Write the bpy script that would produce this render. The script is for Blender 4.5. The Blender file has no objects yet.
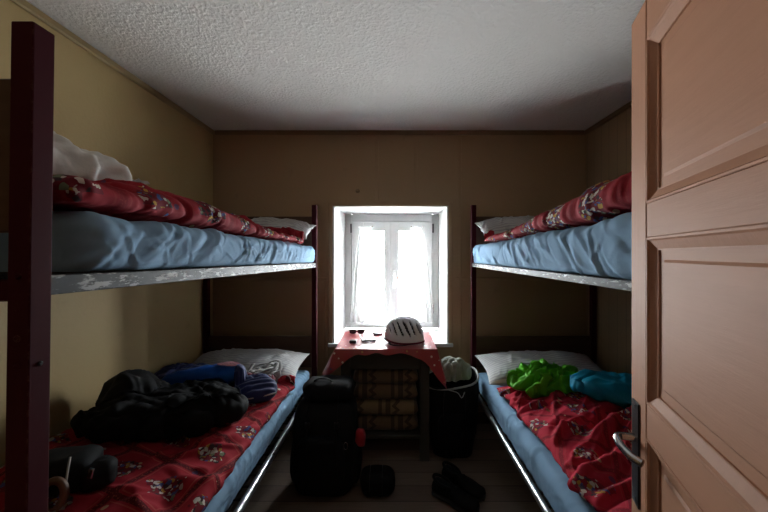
import bpy, bmesh, math, random
import numpy as np
from mathutils import Vector, Matrix, noise as NZ

random.seed(4)
C = bpy.context.scene.collection
PI = math.pi
CAM_Z, F, VX, VY = 1.36, 341.33, 393.0, 254.0      # eye height, focal length in pixels, vanishing point

# ------------------------------------------------------------------ materials
class NT:
    def __init__(self, name):
        self.m = bpy.data.materials.new(name); self.m.use_nodes = True
        self.t = self.m.node_tree; self.t.nodes.clear()
        self.out = self.n('ShaderNodeOutputMaterial')
    def n(self, kind, **kw):
        x = self.t.nodes.new(kind)
        for k, v in kw.items(): setattr(x, k, v)
        return x
    def l(self, a, b): self.t.links.new(a, b)
    def val(self, sock, v):
        if hasattr(v, 'links') or isinstance(v, bpy.types.NodeSocket): self.l(v, sock)
        else: sock.default_value = v
    def math(self, op, a, b=0.0, c=None):
        x = self.n('ShaderNodeMath', operation=op)
        self.val(x.inputs[0], a); self.val(x.inputs[1], b)
        if c is not None: self.val(x.inputs[2], c)
        return x.outputs[0]
    def mix(self, f, a, b):
        x = self.n('ShaderNodeMix', data_type='RGBA')
        self.val(x.inputs[0], f)
        self.val(x.inputs[6], a); self.val(x.inputs[7], b)
        return x.outputs[2]
    def ramp(self, f, stops, interp='LINEAR'):
        x = self.n('ShaderNodeValToRGB'); r = x.color_ramp; r.interpolation = interp
        while len(r.elements) < len(stops): r.elements.new(0.5)
        for e, (p, c) in zip(r.elements, stops):
            e.position = p; e.color = c if len(c) == 4 else (*c, 1)
        self.l(f, x.inputs[0]); return x.outputs[0]
    def coords(self, kind='Object', scale=None, rot=None):
        t = self.n('ShaderNodeTexCoord').outputs[kind]
        if scale or rot:
            m = self.n('ShaderNodeMapping')
            if scale: m.inputs['Scale'].default_value = scale
            if rot: m.inputs['Rotation'].default_value = rot
            self.l(t, m.inputs['Vector']); t = m.outputs[0]
        return t
    def noise(self, vec, scale, detail=3, rough=.5):
        x = self.n('ShaderNodeTexNoise'); x.inputs['Scale'].default_value = scale
        x.inputs['Detail'].default_value = detail; x.inputs['Roughness'].default_value = rough
        self.l(vec, x.inputs['Vector']); return x.outputs['Fac']
    def bsdf(self, color, rough=.8, metal=0, bump=None, bstr=.3, bdist=.005, spec=.5, sheen=0):
        b = self.n('ShaderNodeBsdfPrincipled')
        self.val(b.inputs['Base Color'], color if not isinstance(color, tuple) or len(color) == 4 else (*color, 1))
        self.val(b.inputs['Roughness'], rough); b.inputs['Metallic'].default_value = metal
        b.inputs['Specular IOR Level'].default_value = spec
        b.inputs['Sheen Weight'].default_value = sheen
        if bump is not None:
            u = self.n('ShaderNodeBump'); u.inputs['Strength'].default_value = bstr; u.inputs['Distance'].default_value = bdist
            self.l(bump, u.inputs['Height']); self.l(u.outputs[0], b.inputs['Normal'])
        self.l(b.outputs[0], self.out.inputs[0]); return b

def c4(*c): return (*c, 1)
M = {}
def plain(name, col, rough=.7, metal=0, spec=.4, var=.25, scale=14, bstr=.15, bdist=.002, bscale=220, sheen=0):
    t = NT(name); v = t.coords('Object')
    n = t.noise(v, scale, 4)
    dk = c4(*[x * (1 - var) for x in col]); lt = c4(*[min(1, x * (1 + var)) for x in col])
    t.bsdf(t.mix(n, dk, lt), rough, metal, t.noise(v, bscale, 2), bstr, bdist, spec, sheen)
    M[name] = t.m; return t.m

# painted wallboard (ochre) with faint stains
def wall_mat(name, a, b, groove=False):
    t = NT(name); v = t.coords('Object')
    n = t.noise(v, 2.2, 5, .6); n2 = t.noise(v, 9, 5, .65)
    col = t.mix(n, c4(*a), c4(*b))
    col = t.mix(t.math('MULTIPLY', t.ramp(n2, [(.62, (0, 0, 0)), (.78, (1, 1, 1))]), .35), col, c4(*[x * .6 for x in a]))
    bump = t.noise(v, 60, 4)
    if groove:
        s = t.n('ShaderNodeSeparateXYZ'); t.l(v, s.inputs[0])
        g = t.math('LESS_THAN', t.math('FRACT', t.math('MULTIPLY', s.outputs[1], 11)), .07)
        bump = t.math('SUBTRACT', t.math('MULTIPLY', bump, .25), g)
        col = t.mix(t.math('MULTIPLY', g, .5), col, c4(*[x * .4 for x in a]))
    t.bsdf(col, .62, 0, bump, .25, .006, .35); M[name] = t.m
wall_mat('ochre_board', (.40, .29, .125), (.46, .345, .165))
wall_mat('brown_board', (.33, .225, .125), (.385, .265, .15))
wall_mat('brown_panelling', (.29, .20, .11), (.35, .24, .135), True)

t = NT('plaster_ceiling'); v = t.coords('Object')
n = t.noise(v, 120, 4, .65); n2 = t.noise(v, 1.6, 4, .6); pit = t.noise(v, 62, 2, .4); mark = t.noise(v, 7, 6, .7)
col = t.mix(n2, c4(.60, .585, .555), c4(.68, .665, .635))
col = t.mix(t.ramp(mark, [(.68, (0, 0, 0)), (.74, (.6, .6, .6))]), col, c4(.42, .38, .33))
t.bsdf(col, .9, 0, t.math('ADD', n, t.math('MULTIPLY', t.ramp(pit, [(.45, (0, 0, 0)), (.62, (1, 1, 1))]), .8)), .45, .005, .2)
M['plaster_ceiling'] = t.m

t = NT('floor_planks'); v = t.coords('Object')
s = t.n('ShaderNodeSeparateXYZ'); t.l(v, s.inputs[0])
py = t.math('MULTIPLY', s.outputs[1], 8.0)
gap = t.math('LESS_THAN', t.math('FRACT', py), .035)
idx = t.math('FLOOR', py)
wn = t.n('ShaderNodeTexWhiteNoise', noise_dimensions='1D'); t.l(idx, wn.inputs['W'])
grain = t.noise(t.coords('Object', (2.5, 40, 1)), 2.5, 5, .6)
col = t.mix(grain, c4(.13, .092, .07), c4(.28, .205, .155))
col = t.mix(t.math('MULTIPLY', wn.outputs[0], .45), col, c4(.07, .042, .028))
col = t.mix(gap, col, c4(.01, .008, .006))
t.bsdf(col, .55, 0, t.math('SUBTRACT', grain, t.math('MULTIPLY', gap, 2)), .35, .004, .4); M['floor_planks'] = t.m

# pinkish brown painted wood with the grain showing through
def wood(name, a, b, rough, scale=(3, 3, 60), bs=.28, axis_scale=1.6):
    t = NT(name); v = t.coords('Object', scale)
    g = t.noise(v, axis_scale, 5, .62); sp = t.noise(t.coords('Object'), 11, 4, .7)
    col = t.mix(g, c4(*a), c4(*b))
    col = t.mix(t.ramp(sp, [(.68, (0, 0, 0)), (.75, (.5, .5, .5))]), col, c4(*[x * .62 for x in a]))
    t.bsdf(col, rough, 0, g, bs, .003, .16); M[name] = t.m
wood('door_paint_vertical', (.40, .19, .107), (.47, .235, .14), .6, (34, 34, 2.2))
wood('door_paint_cross', (.40, .19, .107), (.47, .235, .14), .6, (3, 3, 34))
wood('dark_wood', (.06, .032, .020), (.105, .058, .038), .5, (3, 20, 30))
wood('table_wood', (.045, .041, .034), (.07, .064, .053), .55, (3, 20, 30))

t = NT('maroon_paint'); v = t.coords('Object')
bv = t.n('ShaderNodeBevel'); bv.samples = 4; bv.inputs['Radius'].default_value = .0035
geo = t.n('ShaderNodeNewGeometry'); dp = t.n('ShaderNodeVectorMath', operation='DOT_PRODUCT')
t.l(bv.outputs[0], dp.inputs[0]); t.l(geo.outputs['Normal'], dp.inputs[1])
edge = t.ramp(dp.outputs['Value'], [(.86, (1, 1, 1)), (.97, (0, 0, 0))])
ch = t.ramp(t.noise(v, 55, 4, .7), [(.50, (0, 0, 0)), (.60, (1, 1, 1))])
spots = t.ramp(t.noise(v, 38, 3, .6), [(.735, (0, 0, 0)), (.75, (1, 1, 1))])
wear = t.math('MAXIMUM', t.math('MULTIPLY', edge, ch), spots)
col = t.mix(t.noise(v, 6, 3), c4(.040, .0055, .0095), c4(.058, .008, .013))
t.bsdf(t.mix(t.math('MULTIPLY', wear, .8), col, c4(.22, .12, .08)), .7, 0, t.noise(v, 80, 2), .1, .002, .06); M['maroon_paint'] = t.m

t = NT('flaked_rail'); v = t.coords('Object', (14, 3.0, 14))
w = t.ramp(t.noise(v, 4.2, 6, .72), [(.54, (0, 0, 0)), (.565, (1, 1, 1))])
t.bsdf(t.mix(w, c4(.014, .014, .015), c4(.36, .36, .355)), .55, 0, w, .3, .001, .2); M['flaked_rail'] = t.m
t = NT('chrome_tube'); v = t.coords('Object', (8, 2, 8))
w = t.noise(v, 6, 5, .7)
t.bsdf(t.mix(w, c4(.42, .44, .46), c4(.66, .68, .70)), t.math('ADD', t.math('MULTIPLY', w, .2), .2), .85); M['chrome_tube'] = t.m

def fabric(name, a, b, rough=.9, scale=5, weave=900, sheen=.15, bs=.25):
    t = NT(name); v = t.coords('Object')
    t.bsdf(t.mix(t.noise(v, scale, 4, .6), c4(*a), c4(*b)), rough, 0, t.noise(v, weave, 2), bs, .0012, .15, sheen); M[name] = t.m
fabric('blue_sheet', (.205, .35, .51), (.26, .415, .58), sheen=0)
fabric('white_linen', (.62, .61, .59), (.72, .71, .69))
fabric('black_cloth', (.0045, .0045, .005), (.008, .008, .0085), .8, sheen=0)
fabric('black_nylon', (.0055, .0057, .0065), (.010, .010, .011), .72, sheen=0)
fabric('navy_cloth', (.014, .020, .075), (.022, .032, .12), .6)
fabric('cobalt_nylon', (.008, .075, .36), (.012, .10, .46), .42, sheen=0)
fabric('maroon_cloth', (.12, .010, .022), (.20, .016, .035), .7)
fabric('green_nylon', (.075, .36, .012), (.115, .47, .018), .5, sheen=0)
fabric('teal_nylon', (.004, .19, .31), (.006, .25, .38), .55, sheen=0)
fabric('grey_webbing', (.28, .28, .27), (.40, .40, .39), .7)
fabric('pale_cotton', (.24, .25, .21), (.33, .34, .29), .85)
fabric('red_cloth', (.33, .014, .022), (.42, .02, .03), .7)
plain('black_plastic', (.014, .014, .015), .35)
plain('brown_leather', (.11, .055, .032), .5)
plain('white_plastic', (.75, .75, .75), .35, var=.05)
plain('grey_shell', (.62, .62, .64), .3, var=.08)
plain('dark_liner', (.02, .02, .022), .8)
plain('window_white', (.64, .645, .645), .45, var=.04)
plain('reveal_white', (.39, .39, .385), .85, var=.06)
plain('dark_metal', (.05, .045, .045), .3, .9)
plain('bright_metal', (.62, .62, .64), .18, 1)
plain('rubber', (.016, .016, .016), .7)
plain('orange_plastic', (.55, .22, .04), .5)
plain('trim_paint', (.30, .215, .10), .5, var=.1)
plain('trim_brown', (.20, .13, .068), .5, var=.1)
plain('slate_plastic', (.045, .03, .026), .3)

# striped pillow linen
t = NT('striped_linen'); v = t.coords('UV'); s = t.n('ShaderNodeSeparateXYZ'); t.l(v, s.inputs[0])
st = t.math('LESS_THAN', t.math('FRACT', t.math('MULTIPLY', s.outputs[1], 44)), .36)
t.bsdf(t.mix(t.math('MULTIPLY', st, .62), c4(.50, .50, .495), c4(.25, .26, .29)), .9, 0, t.noise(t.coords('Object'), 700, 2), .2, .001, .25); M['striped_linen'] = t.m

# red quilt: dark double bands in a grid and a posy in every square
def quilt(name, red_a, red_b, cell, rot=0.0, off=(0, 0), band_s=.85, size=.235):
    t = NT(name); uv = t.coords('UV')
    mp = t.n('ShaderNodeMapping'); mp.inputs['Rotation'].default_value = (0, 0, rot); mp.inputs['Location'].default_value = (*off, 0)
    t.l(uv, mp.inputs[0])
    wv = t.n('ShaderNodeTexNoise'); wv.inputs['Scale'].default_value = 3; t.l(mp.outputs[0], wv.inputs['Vector'])
    wa = t.n('ShaderNodeVectorMath', operation='MULTIPLY_ADD'); t.l(wv.outputs['Color'], wa.inputs[0]); wa.inputs[1].default_value = (.03, .03, 0); t.l(mp.outputs[0], wa.inputs[2])
    s = t.n('ShaderNodeSeparateXYZ'); t.l(wa.outputs[0], s.inputs[0])
    fx = t.math('FRACT', t.math('MULTIPLY', s.outputs[0], 1 / cell)); fy = t.math('FRACT', t.math('MULTIPLY', s.outputs[1], 1 / cell))
    cx = t.math('SUBTRACT', fx, .5); cy = t.math('SUBTRACT', fy, .5)
    ex = t.math('SUBTRACT', .5, t.math('ABSOLUTE', cx)); ey = t.math('SUBTRACT', .5, t.math('ABSOLUTE', cy))
    e = t.math('MINIMUM', ex, ey)
    band = t.math('LESS_THAN', e, .045)
    line = t.math('MULTIPLY', t.math('GREATER_THAN', e, .075), t.math('LESS_THAN', e, .095))
    fleck = t.noise(wa.outputs[0], 160, 2)
    col = t.mix(t.noise(wa.outputs[0], 40, 3, .6), c4(*red_a), c4(*red_b))
    col = t.mix(t.math('MULTIPLY', line, .5 * band_s), col, c4(.48, .12, .09))
    bandc = t.mix(t.ramp(fleck, [(.58, (0, 0, 0)), (.62, (1, 1, 1))]), c4(.055, .010, .014), c4(.30, .07, .04))
    col = t.mix(t.math('MULTIPLY', band, band_s), col, bandc)
    # posy
    d = t.math('SQRT', t.math('ADD', t.math('POWER', t.math('MULTIPLY', cx, .8), 2.0), t.math('POWER', cy, 2.0)))
    nz = t.noise(wa.outputs[0], 26, 2)
    msk = t.math('LESS_THAN', t.math('ADD', d, t.math('MULTIPLY', t.math('SUBTRACT', nz, .5), .40)), size)
    vo = t.n('ShaderNodeTexVoronoi'); vo.inputs['Scale'].default_value = 64
    w2 = t.n('ShaderNodeTexNoise'); w2.inputs['Scale'].default_value = 55; t.l(wa.outputs[0], w2.inputs['Vector'])
    wb = t.n('ShaderNodeVectorMath', operation='MULTIPLY_ADD'); t.l(w2.outputs['Color'], wb.inputs[0]); wb.inputs[1].default_value = (.024, .024, 0); t.l(wa.outputs[0], wb.inputs[2])
    t.l(wb.outputs[0], vo.inputs['Vector'])
    pet = t.math('LESS_THAN', vo.outputs['Distance'], .50)
    sc = t.n('ShaderNodeSeparateColor'); t.l(vo.outputs['Color'], sc.inputs[0])
    pc = t.ramp(sc.outputs[0], [(0, (.60, .57, .50)), (.20, (.04, .09, .26)), (.38, (.02, .025, .03)), (.52, (.55, .52, .46)), (.66, (.45, .25, .04)), (.78, (.035, .04, .045)), (.90, (.16, .22, .13))], 'CONSTANT')
    col = t.mix(t.math('MULTIPLY', msk, .55), col, c4(.05, .012, .02))
    col = t.mix(t.math('MULTIPLY', t.math('MULTIPLY', msk, pet), .82), col, pc)
    # a scatter of small buds between
    v2 = t.n('ShaderNodeTexVoronoi'); v2.inputs['Scale'].default_value = 17; t.l(wa.outputs[0], v2.inputs['Vector'])
    s2 = t.n('ShaderNodeSeparateColor'); t.l(v2.outputs['Color'], s2.inputs[0])
    bud = t.math('MULTIPLY', t.math('LESS_THAN', v2.outputs['Distance'], .17), t.math('GREATER_THAN', s2.outputs[1], .62))
    col = t.mix(t.math('MULTIPLY', bud, .7), col, t.ramp(s2.outputs[0], [(0, (.5, .36, .2)), (.5, (.05, .05, .12))], 'CONSTANT'))
    t.bsdf(col, .85, 0, t.noise(t.coords('Object'), 600, 2), .2, .001, .12, 0); M[name] = t.m
quilt('red_quilt', (.22, .012, .020), (.31, .018, .030), .26, 0, (-.05, 0), .2, .25)
quilt('red_quilt_right', (.23, .012, .020), (.33, .018, .030), .26, 0, (.05, .1), .2, .25)
quilt('red_quilt_diagonal', (.26, .014, .024), (.36, .021, .034), .20, .35, (.05, .1), .8, .22)
quilt('red_quilt_rumpled', (.40, .020, .040), (.53, .030, .058), .19, .42, (.0, .1), .5, .23)

# oilcloth
t = NT('red_oilcloth'); v = t.coords('Object')
vo = t.n('ShaderNodeTexVoronoi'); vo.inputs['Scale'].default_value = 34; t.l(v, vo.inputs['Vector'])
sc = t.n('ShaderNodeSeparateColor'); t.l(vo.outputs['Color'], sc.inputs[0])
dots = t.math('MULTIPLY', t.math('LESS_THAN', vo.outputs['Distance'], .24), t.math('GREATER_THAN', sc.outputs[0], .45))
t.bsdf(t.mix(dots, c4(.33, .010, .02), t.ramp(sc.outputs[1], [(0, (.7, .62, .58)), (.4, (.45, .22, .06)), (.7, (.06, .05, .12))], 'CONSTANT')), .30, 0, None, spec=.85); M['red_oilcloth'] = t.m

# woven blankets: brown wool with dark bands
def blanket(name, a, b, stripe, off):
    t = NT(name); v = t.coords('Object'); s = t.n('ShaderNodeSeparateXYZ'); t.l(v, s.inputs[0])
    fx = t.math('FRACT', t.math('ADD', t.math('MULTIPLY', s.outputs[0], 4.2), off))
    bars = t.math('MAXIMUM', t.math('COMPARE', fx, .30, .05), t.math('COMPARE', fx, .52, .07))
    zig = t.math('COMPARE', t.math('ADD', fx, t.math('PINGPONG', t.math('MULTIPLY', s.outputs[2], 5), .12)), .80, .06)
    col = t.mix(t.noise(v, 12, 4), c4(*a), c4(*b))
    col = t.mix(t.math('MULTIPLY', t.math('MAXIMUM', bars, zig), .8), col, c4(*stripe))
    t.bsdf(col, .95, 0, t.noise(v, 260, 3), .5, .003, .2, .3); M[name] = t.m
blanket('tan_wool', (.12, .075, .042), (.17, .105, .06), (.04, .025, .018), .1)
blanket('sand_wool', (.19, .125, .065), (.25, .165, .085), (.05, .03, .02), .45)

t = NT('glass'); tr = t.n('ShaderNodeBsdfTransparent'); tr.inputs[0].default_value = (.97, .98, .98, 1)
gl = t.n('ShaderNodeBsdfGlossy'); gl.inputs['Roughness'].default_value = .02
mx = t.n('ShaderNodeMixShader'); mx.inputs[0].default_value = .06
t.l(tr.outputs[0], mx.inputs[1]); t.l(gl.outputs[0], mx.inputs[2]); t.l(mx.outputs[0], t.out.inputs[0]); M['glass'] = t.m

t = NT('lace'); uv = t.coords('UV')
vo = t.n('ShaderNodeTexVoronoi'); vo.inputs['Scale'].default_value = 48; t.l(uv, vo.inputs['Vector'])
holes = t.ramp(vo.outputs['Distance'], [(.22, (.15, .15, .15)), (.42, (1, 1, 1))])
bs = t.n('ShaderNodeBsdfDiffuse'); bs.inputs[0].default_value = (.74, .74, .735, 1)
tl = t.n('ShaderNodeBsdfTranslucent'); tl.inputs[0].default_value = (.74, .74, .735, 1)
m1 = t.n('ShaderNodeMixShader'); m1.inputs[0].default_value = .5; t.l(bs.outputs[0], m1.inputs[1]); t.l(tl.outputs[0], m1.inputs[2])
tr = t.n('ShaderNodeBsdfTransparent'); m2 = t.n('ShaderNodeMixShader')
t.l(t.math('MULTIPLY', holes, .68), m2.inputs[0]); t.l(tr.outputs[0], m2.inputs[1]); t.l(m1.outputs[0], m2.inputs[2]); t.l(m2.outputs[0], t.out.inputs[0]); M['lace'] = t.m

t = NT('thin_pillow_case'); v = t.coords('Object')
p = t.bsdf(t.mix(t.noise(v, 6, 4), c4(.56, .54, .50), c4(.68, .66, .63)), .5, 0, t.noise(v, 40, 5, .7), .35, .006, .4); M['thin_pillow_case'] = t.m

# ------------------------------------------------------------------ mesh helpers
def obj(name, bm, mat, parent=None, origin=None, smooth=False, ang=None):
    """Link bm (world coordinates) as one mesh object; a child is stored relative to its parent chain."""
    me = bpy.data.meshes.new(name)
    o0 = Vector(origin) if origin is not None else Vector((0, 0, 0))
    base = o0
    if parent is not None:
        base = wloc(parent) + Vector((0, 0, 0)); o0 = Vector((0, 0, 0)) if origin is None else Vector(origin) - base
        if origin is not None: base = Vector(origin)
    for v in bm.verts: v.co -= base
    bmesh.ops.recalc_face_normals(bm, faces=bm.faces)
    for f in bm.faces: f.smooth = smooth
    bm.to_mesh(me); bm.free()
    if smooth and ang:
        me.set_sharp_from_angle(angle=math.radians(ang))
    me.materials.append(M[mat])
    o = bpy.data.objects.new(name, me); C.objects.link(o)
    o.location = o0
    if parent is not None: o.parent = parent
    return o
def wloc(o):
    p = Vector((0, 0, 0))
    while o is not None:
        p += o.location; o = o.parent
    return p
def tag(o, label, cat, group=None, kind=None):
    if label: o['label'] = label
    if cat: o['category'] = cat
    if group: o['group'] = group
    if kind: o['kind'] = kind
    return o
def empty(name, loc, label, cat, group=None, kind=None):
    o = bpy.data.objects.new(name, None); C.objects.link(o); o.location = loc; o.empty_display_size = .05
    return tag(o, label, cat, group, kind)
def struct(name, bm, mat, smooth=False):
    o = obj(name, bm, mat, smooth=smooth); o['kind'] = 'structure'; return o

def box(bm, x0, x1, y0, y1, z0, z1, bev=0, seg=1, mtx=None):
    vs = [bm.verts.new((x, y, z)) for x in (x0, x1) for y in (y0, y1) for z in (z0, z1)]
    idx = [(0, 1, 3, 2), (4, 6, 7, 5), (0, 4, 5, 1), (2, 3, 7, 6), (0, 2, 6, 4), (1, 5, 7, 3)]
    fs = [bm.faces.new([vs[i] for i in q]) for q in idx]
    if bev > 0:
        es = set(e for f in fs for e in f.edges)
        r = bmesh.ops.bevel(bm, geom=list(es), offset=bev, segments=seg, affect='EDGES', profile=.5)
        allv = set(v for f in r['faces'] for v in f.verts) | set(v for f in fs if f.is_valid for v in f.verts)
    else: allv = set(vs)
    if mtx is not None:
        for v in allv: v.co = mtx @ v.co
    return bm
def B(*a, **k): return box(bmesh.new(), *a, **k)

def sweep(bm, pts, prof, up=Vector((0, 0, 1)), closed=False, cap=True):
    """prof: list of (a,b) offsets along (side, up')"""
    pts = [Vector(p) for p in pts]; n = len(pts); rings = []
    for i, p in enumerate(pts):
        a = pts[(i - 1) % n] if (closed or i > 0) else pts[i]
        b = pts[(i + 1) % n] if (closed or i < n - 1) else pts[i]
        d = (b - a).normalized(); sd = d.cross(up)
        if sd.length < 1e-4: sd = d.cross(Vector((1, 0, 0)))
        sd.normalize(); u = sd.cross(d).normalized()
        rings.append([bm.verts.new(p + sd * x + u * y) for x, y in prof])
    k = len(prof)
    for i in range(n if closed else n - 1):
        r0, r1 = rings[i], rings[(i + 1) % n]
        for j in range(k): bm.faces.new([r0[j], r0[(j + 1) % k], r1[(j + 1) % k], r1[j]])
    if cap and not closed:
        bm.faces.new(rings[0]); bm.faces.new(list(reversed(rings[-1])))
    return bm
def circ(r, k=12): return [(r * math.cos(2 * PI * i / k), r * math.sin(2 * PI * i / k)) for i in range(k)]
def flat(w, h): return [(-w / 2, -h / 2), (w / 2, -h / 2), (w / 2, h / 2), (-w / 2, h / 2)]
def tube(pts, r, k=12, **kw): return sweep(bmesh.new(), pts, circ(r, k), **kw)
def strap(pts, w, h, **kw): return sweep(bmesh.new(), pts, flat(w, h), **kw)
def spline(pts, n=8):
    P = [Vector(p) for p in pts]; P = [P[0] * 2 - P[1]] + P + [P[-1] * 2 - P[-2]]; out = []
    for i in range(1, len(P) - 2):
        for k in range(n):
            t = k / n; a, b, c, d = P[i - 1], P[i], P[i + 1], P[i + 2]
            out.append(.5 * ((2 * b) + (c - a) * t + (2 * a - 5 * b + 4 * c - d) * t * t + (3 * b - a - 3 * c + d) * t ** 3))
    out.append(P[-2]); return out
def lathe(bm, prof, cx, cy, k=24):
    rings = []
    for r, z in prof:
        if r < 1e-5: rings.append([bm.verts.new((cx, cy, z))])
        else: rings.append([bm.verts.new((cx + r * math.cos(2 * PI * i / k), cy + r * math.sin(2 * PI * i / k), z)) for i in range(k)])
    for a, b in zip(rings, rings[1:]):
        for i in range(k):
            j = (i + 1) % k
            if len(a) == 1 and len(b) == 1: continue
            if len(a) == 1: bm.faces.new([a[0], b[i], b[j]])
            elif len(b) == 1: bm.faces.new([a[i], b[0], a[j]])
            else: bm.faces.new([a[i], b[i], b[j], a[j]])
    return bm

def nz(x, y, z=0.0): return NZ.noise(Vector((x, y, z)))
def fbm(x, y, z=0, o=3):
    s, a, f = 0, 1, 1
    for _ in range(o):
        s += a * nz(x * f, y * f, z + 7.1 * _); a *= .5; f *= 2.03
    return s
def ridge(x, y, z=0): return 1 - abs(nz(x, y, z)) * 2.2
def folds(x, y, ang, fa, fc, seed, warp=.12):
    """ridged noise stretched along direction ang (fa along, fc across)"""
    wx = x + warp * nz(x * 3, y * 3, seed + 3); wy = y + warp * nz(x * 3, y * 3, seed + 9)
    ca, sa = math.cos(ang), math.sin(ang)
    a = wx * ca + wy * sa; b = -wx * sa + wy * ca
    r = ridge(a * fa, b * fc, seed)
    return r * abs(r) if r > 0 else r * .6

def slab(x0, x1, y0, y1, zb, zt, p=8, nu=44, nv=120, top=None, warp=None, hexp=.5, ends=.55):
    """closed soft slab: top and bottom grids meeting on a rounded edge. zb, zt, top: functions of (x, y). UVs follow the cloth in metres."""
    bm = bmesh.new(); uvl = bm.loops.layers.uv.new('UVMap')
    zb_ = zb if callable(zb) else (lambda x, y: zb); zt_ = zt if callable(zt) else (lambda x, y: zt)
    def sp(i, n):
        a = -1 + 2 * i / n
        return ends * math.sin(a * PI / 2) + (1 - ends) * a
    T, Bt, UVt, UVb = [], [], {}, {}
    for j in range(nv + 1):
        t = sp(j, nv); rt, rb = [], []
        for i in range(nu + 1):
            s = sp(i, nu)
            x = x0 + (x1 - x0) * (s + 1) / 2; y = y0 + (y1 - y0) * (t + 1) / 2
            h = (max(0, 1 - abs(s) ** p) * max(0, 1 - abs(t) ** p)) ** hexp
            a, b = zb_(x, y), zt_(x, y); m = a + (b - a) * .45
            z1 = m + (b - m) * h + (top(x, y) * h if top else 0); z0 = m - (m - a) * h
            P1, P0 = Vector((x, y, z1)), Vector((x, y, z0))
            if warp: P1 = Vector(warp(P1)); P0 = Vector(warp(P0))
            edge = i in (0, nu) or j in (0, nv)
            v1 = bm.verts.new(P1); rt.append(v1); rb.append(v1 if edge else bm.verts.new(P0))
        T.append(rt); Bt.append(rb)
        u = x0
        for i in range(nu + 1):
            if i: u += (rt[i].co - rt[i - 1].co).length
            UVt[(i, j)] = (u - 0, y0 + (y1 - y0) * (t + 1) / 2)
        # centre the arc length so that rows line up
        mid = (UVt[(0, j)][0] + UVt[(nu, j)][0]) / 2
        for i in range(nu + 1): UVt[(i, j)] = (UVt[(i, j)][0] - mid, UVt[(i, j)][1])
    for j in range(nv):
        for i in range(nu):
            for G, flip in ((T, False), (Bt, True)):
                q = [(i, j), (i + 1, j), (i + 1, j + 1), (i, j + 1)]
                vs = [G[b][a] for a, b in q]
                if flip: vs = vs[::-1]; q = q[::-1]
                try: f = bm.faces.new(vs)
                except ValueError: continue
                for lp, k in zip(f.loops, q): lp[uvl].uv = UVt[k] if not flip else (-UVt[k][0] + .13, UVt[k][1])
    return bm

def sq(c, size, p=4, n=18, mtx=None, squash=None):
    """soft box: a cube grid pushed onto a superellipsoid"""
    bm = bmesh.new(); cache = {}
    def V(a, b, c_):
        k = (round(a, 5), round(b, 5), round(c_, 5))
        if k not in cache:
            q = (abs(a) ** p + abs(b) ** p + abs(c_) ** p) ** (1 / p)
            P = Vector((a / q * size[0] / 2, b / q * size[1] / 2, c_ / q * size[2] / 2))
            if squash: P = Vector(squash(P))
            if mtx is not None: P = mtx @ P
            cache[k] = bm.verts.new(P + Vector(c))
        return cache[k]
    for ax in range(3):
        for sg in (-1, 1):
            for i in range(n):
                for j in range(n):
                    q = []
                    for di, dj in ((0, 0), (1, 0), (1, 1), (0, 1)):
                        a, b = math.tan((-1 + 2 * (i + di) / n) * PI / 4), math.tan((-1 + 2 * (j + dj) / n) * PI / 4)
                        w = [0, 0, 0]; w[ax] = sg; w[(ax + 1) % 3] = a; w[(ax + 2) % 3] = b
                        q.append(V(*w))
                    bm.faces.new(q if sg > 0 else q[::-1])
    return bm
def crumple(bm, amp, freq, seed, sharp=True, floor=None, aniso=(1, 1, 1)):
    bm.normal_update()
    P = [(v, v.co.copy(), v.normal.copy()) for v in bm.verts]
    for v, c, n in P:
        q = Vector((c.x * aniso[0], c.y * aniso[1], c.z * aniso[2])) * freq
        w = NZ.noise_vector(q * .7 + Vector((seed, seed * 2, 3))) * .7
        q = q + w
        a = NZ.noise(q + Vector((seed, 0, 0))); b = NZ.noise(q * 2.1 + Vector((0, seed, 0)))
        d = ((1 - abs(a) * 2.4) * .7 + (1 - abs(b) * 2.4) * .35) if sharp else (a + b * .4)
        v.co = c + n * d * amp
    if floor is not None:
        for v in bm.verts:
            f = floor(v.co.x, v.co.y) if callable(floor) else floor
            if v.co.z < f: v.co.z = f + .0005
    return bm
from mathutils.bvhtree import BVHTree
SUP = []
def keep(bm):
    xs = [v.co.x for v in bm.verts]; ys = [v.co.y for v in bm.verts]
    SUP.append((BVHTree.FromBMesh(bm), min(xs), max(xs), min(ys), max(ys))); return bm
def support(zmax, r=.0):
    trees = list(SUP); dirn = Vector((0, 0, -1))
    offs = ((0, 0), (r, 0), (-r, 0), (0, r), (0, -r)) if r else ((0, 0),)
    def f(x, y):
        z = -9
        for t, xa, xb, ya, yb in trees:
            if not (xa - r <= x <= xb + r and ya - r <= y <= yb + r): continue
            for dx, dy in offs:
                h = t.ray_cast(Vector((x + dx, y + dy, zmax)), dirn)
                if h[0] is not None and h[0].z > z: z = h[0].z
        return z
    return f
def settle(bm, zmax, eps=.006, r=.010):
    """push every vertex that is below what carries it up onto it"""
    f = support(zmax, r)
    for v in bm.verts:
        z = f(v.co.x, v.co.y) + eps
        if v.co.z < z: v.co.z = z
    return bm
def streaks(n, x0, x1, y0, y1, ang, spread, L, w, amp, seed):
    """random creases: (cx, cy, angle, half length, width, height, bend)"""
    rg = random.Random(seed)
    return [(rg.uniform(x0, x1), rg.uniform(y0, y1), ang + rg.gauss(0, spread), rg.uniform(*L) / 2, rg.uniform(*w), rg.uniform(*amp) * (1 if rg.random() < .72 else -.8), rg.uniform(-1.2, 1.2)) for _ in range(n)]
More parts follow.
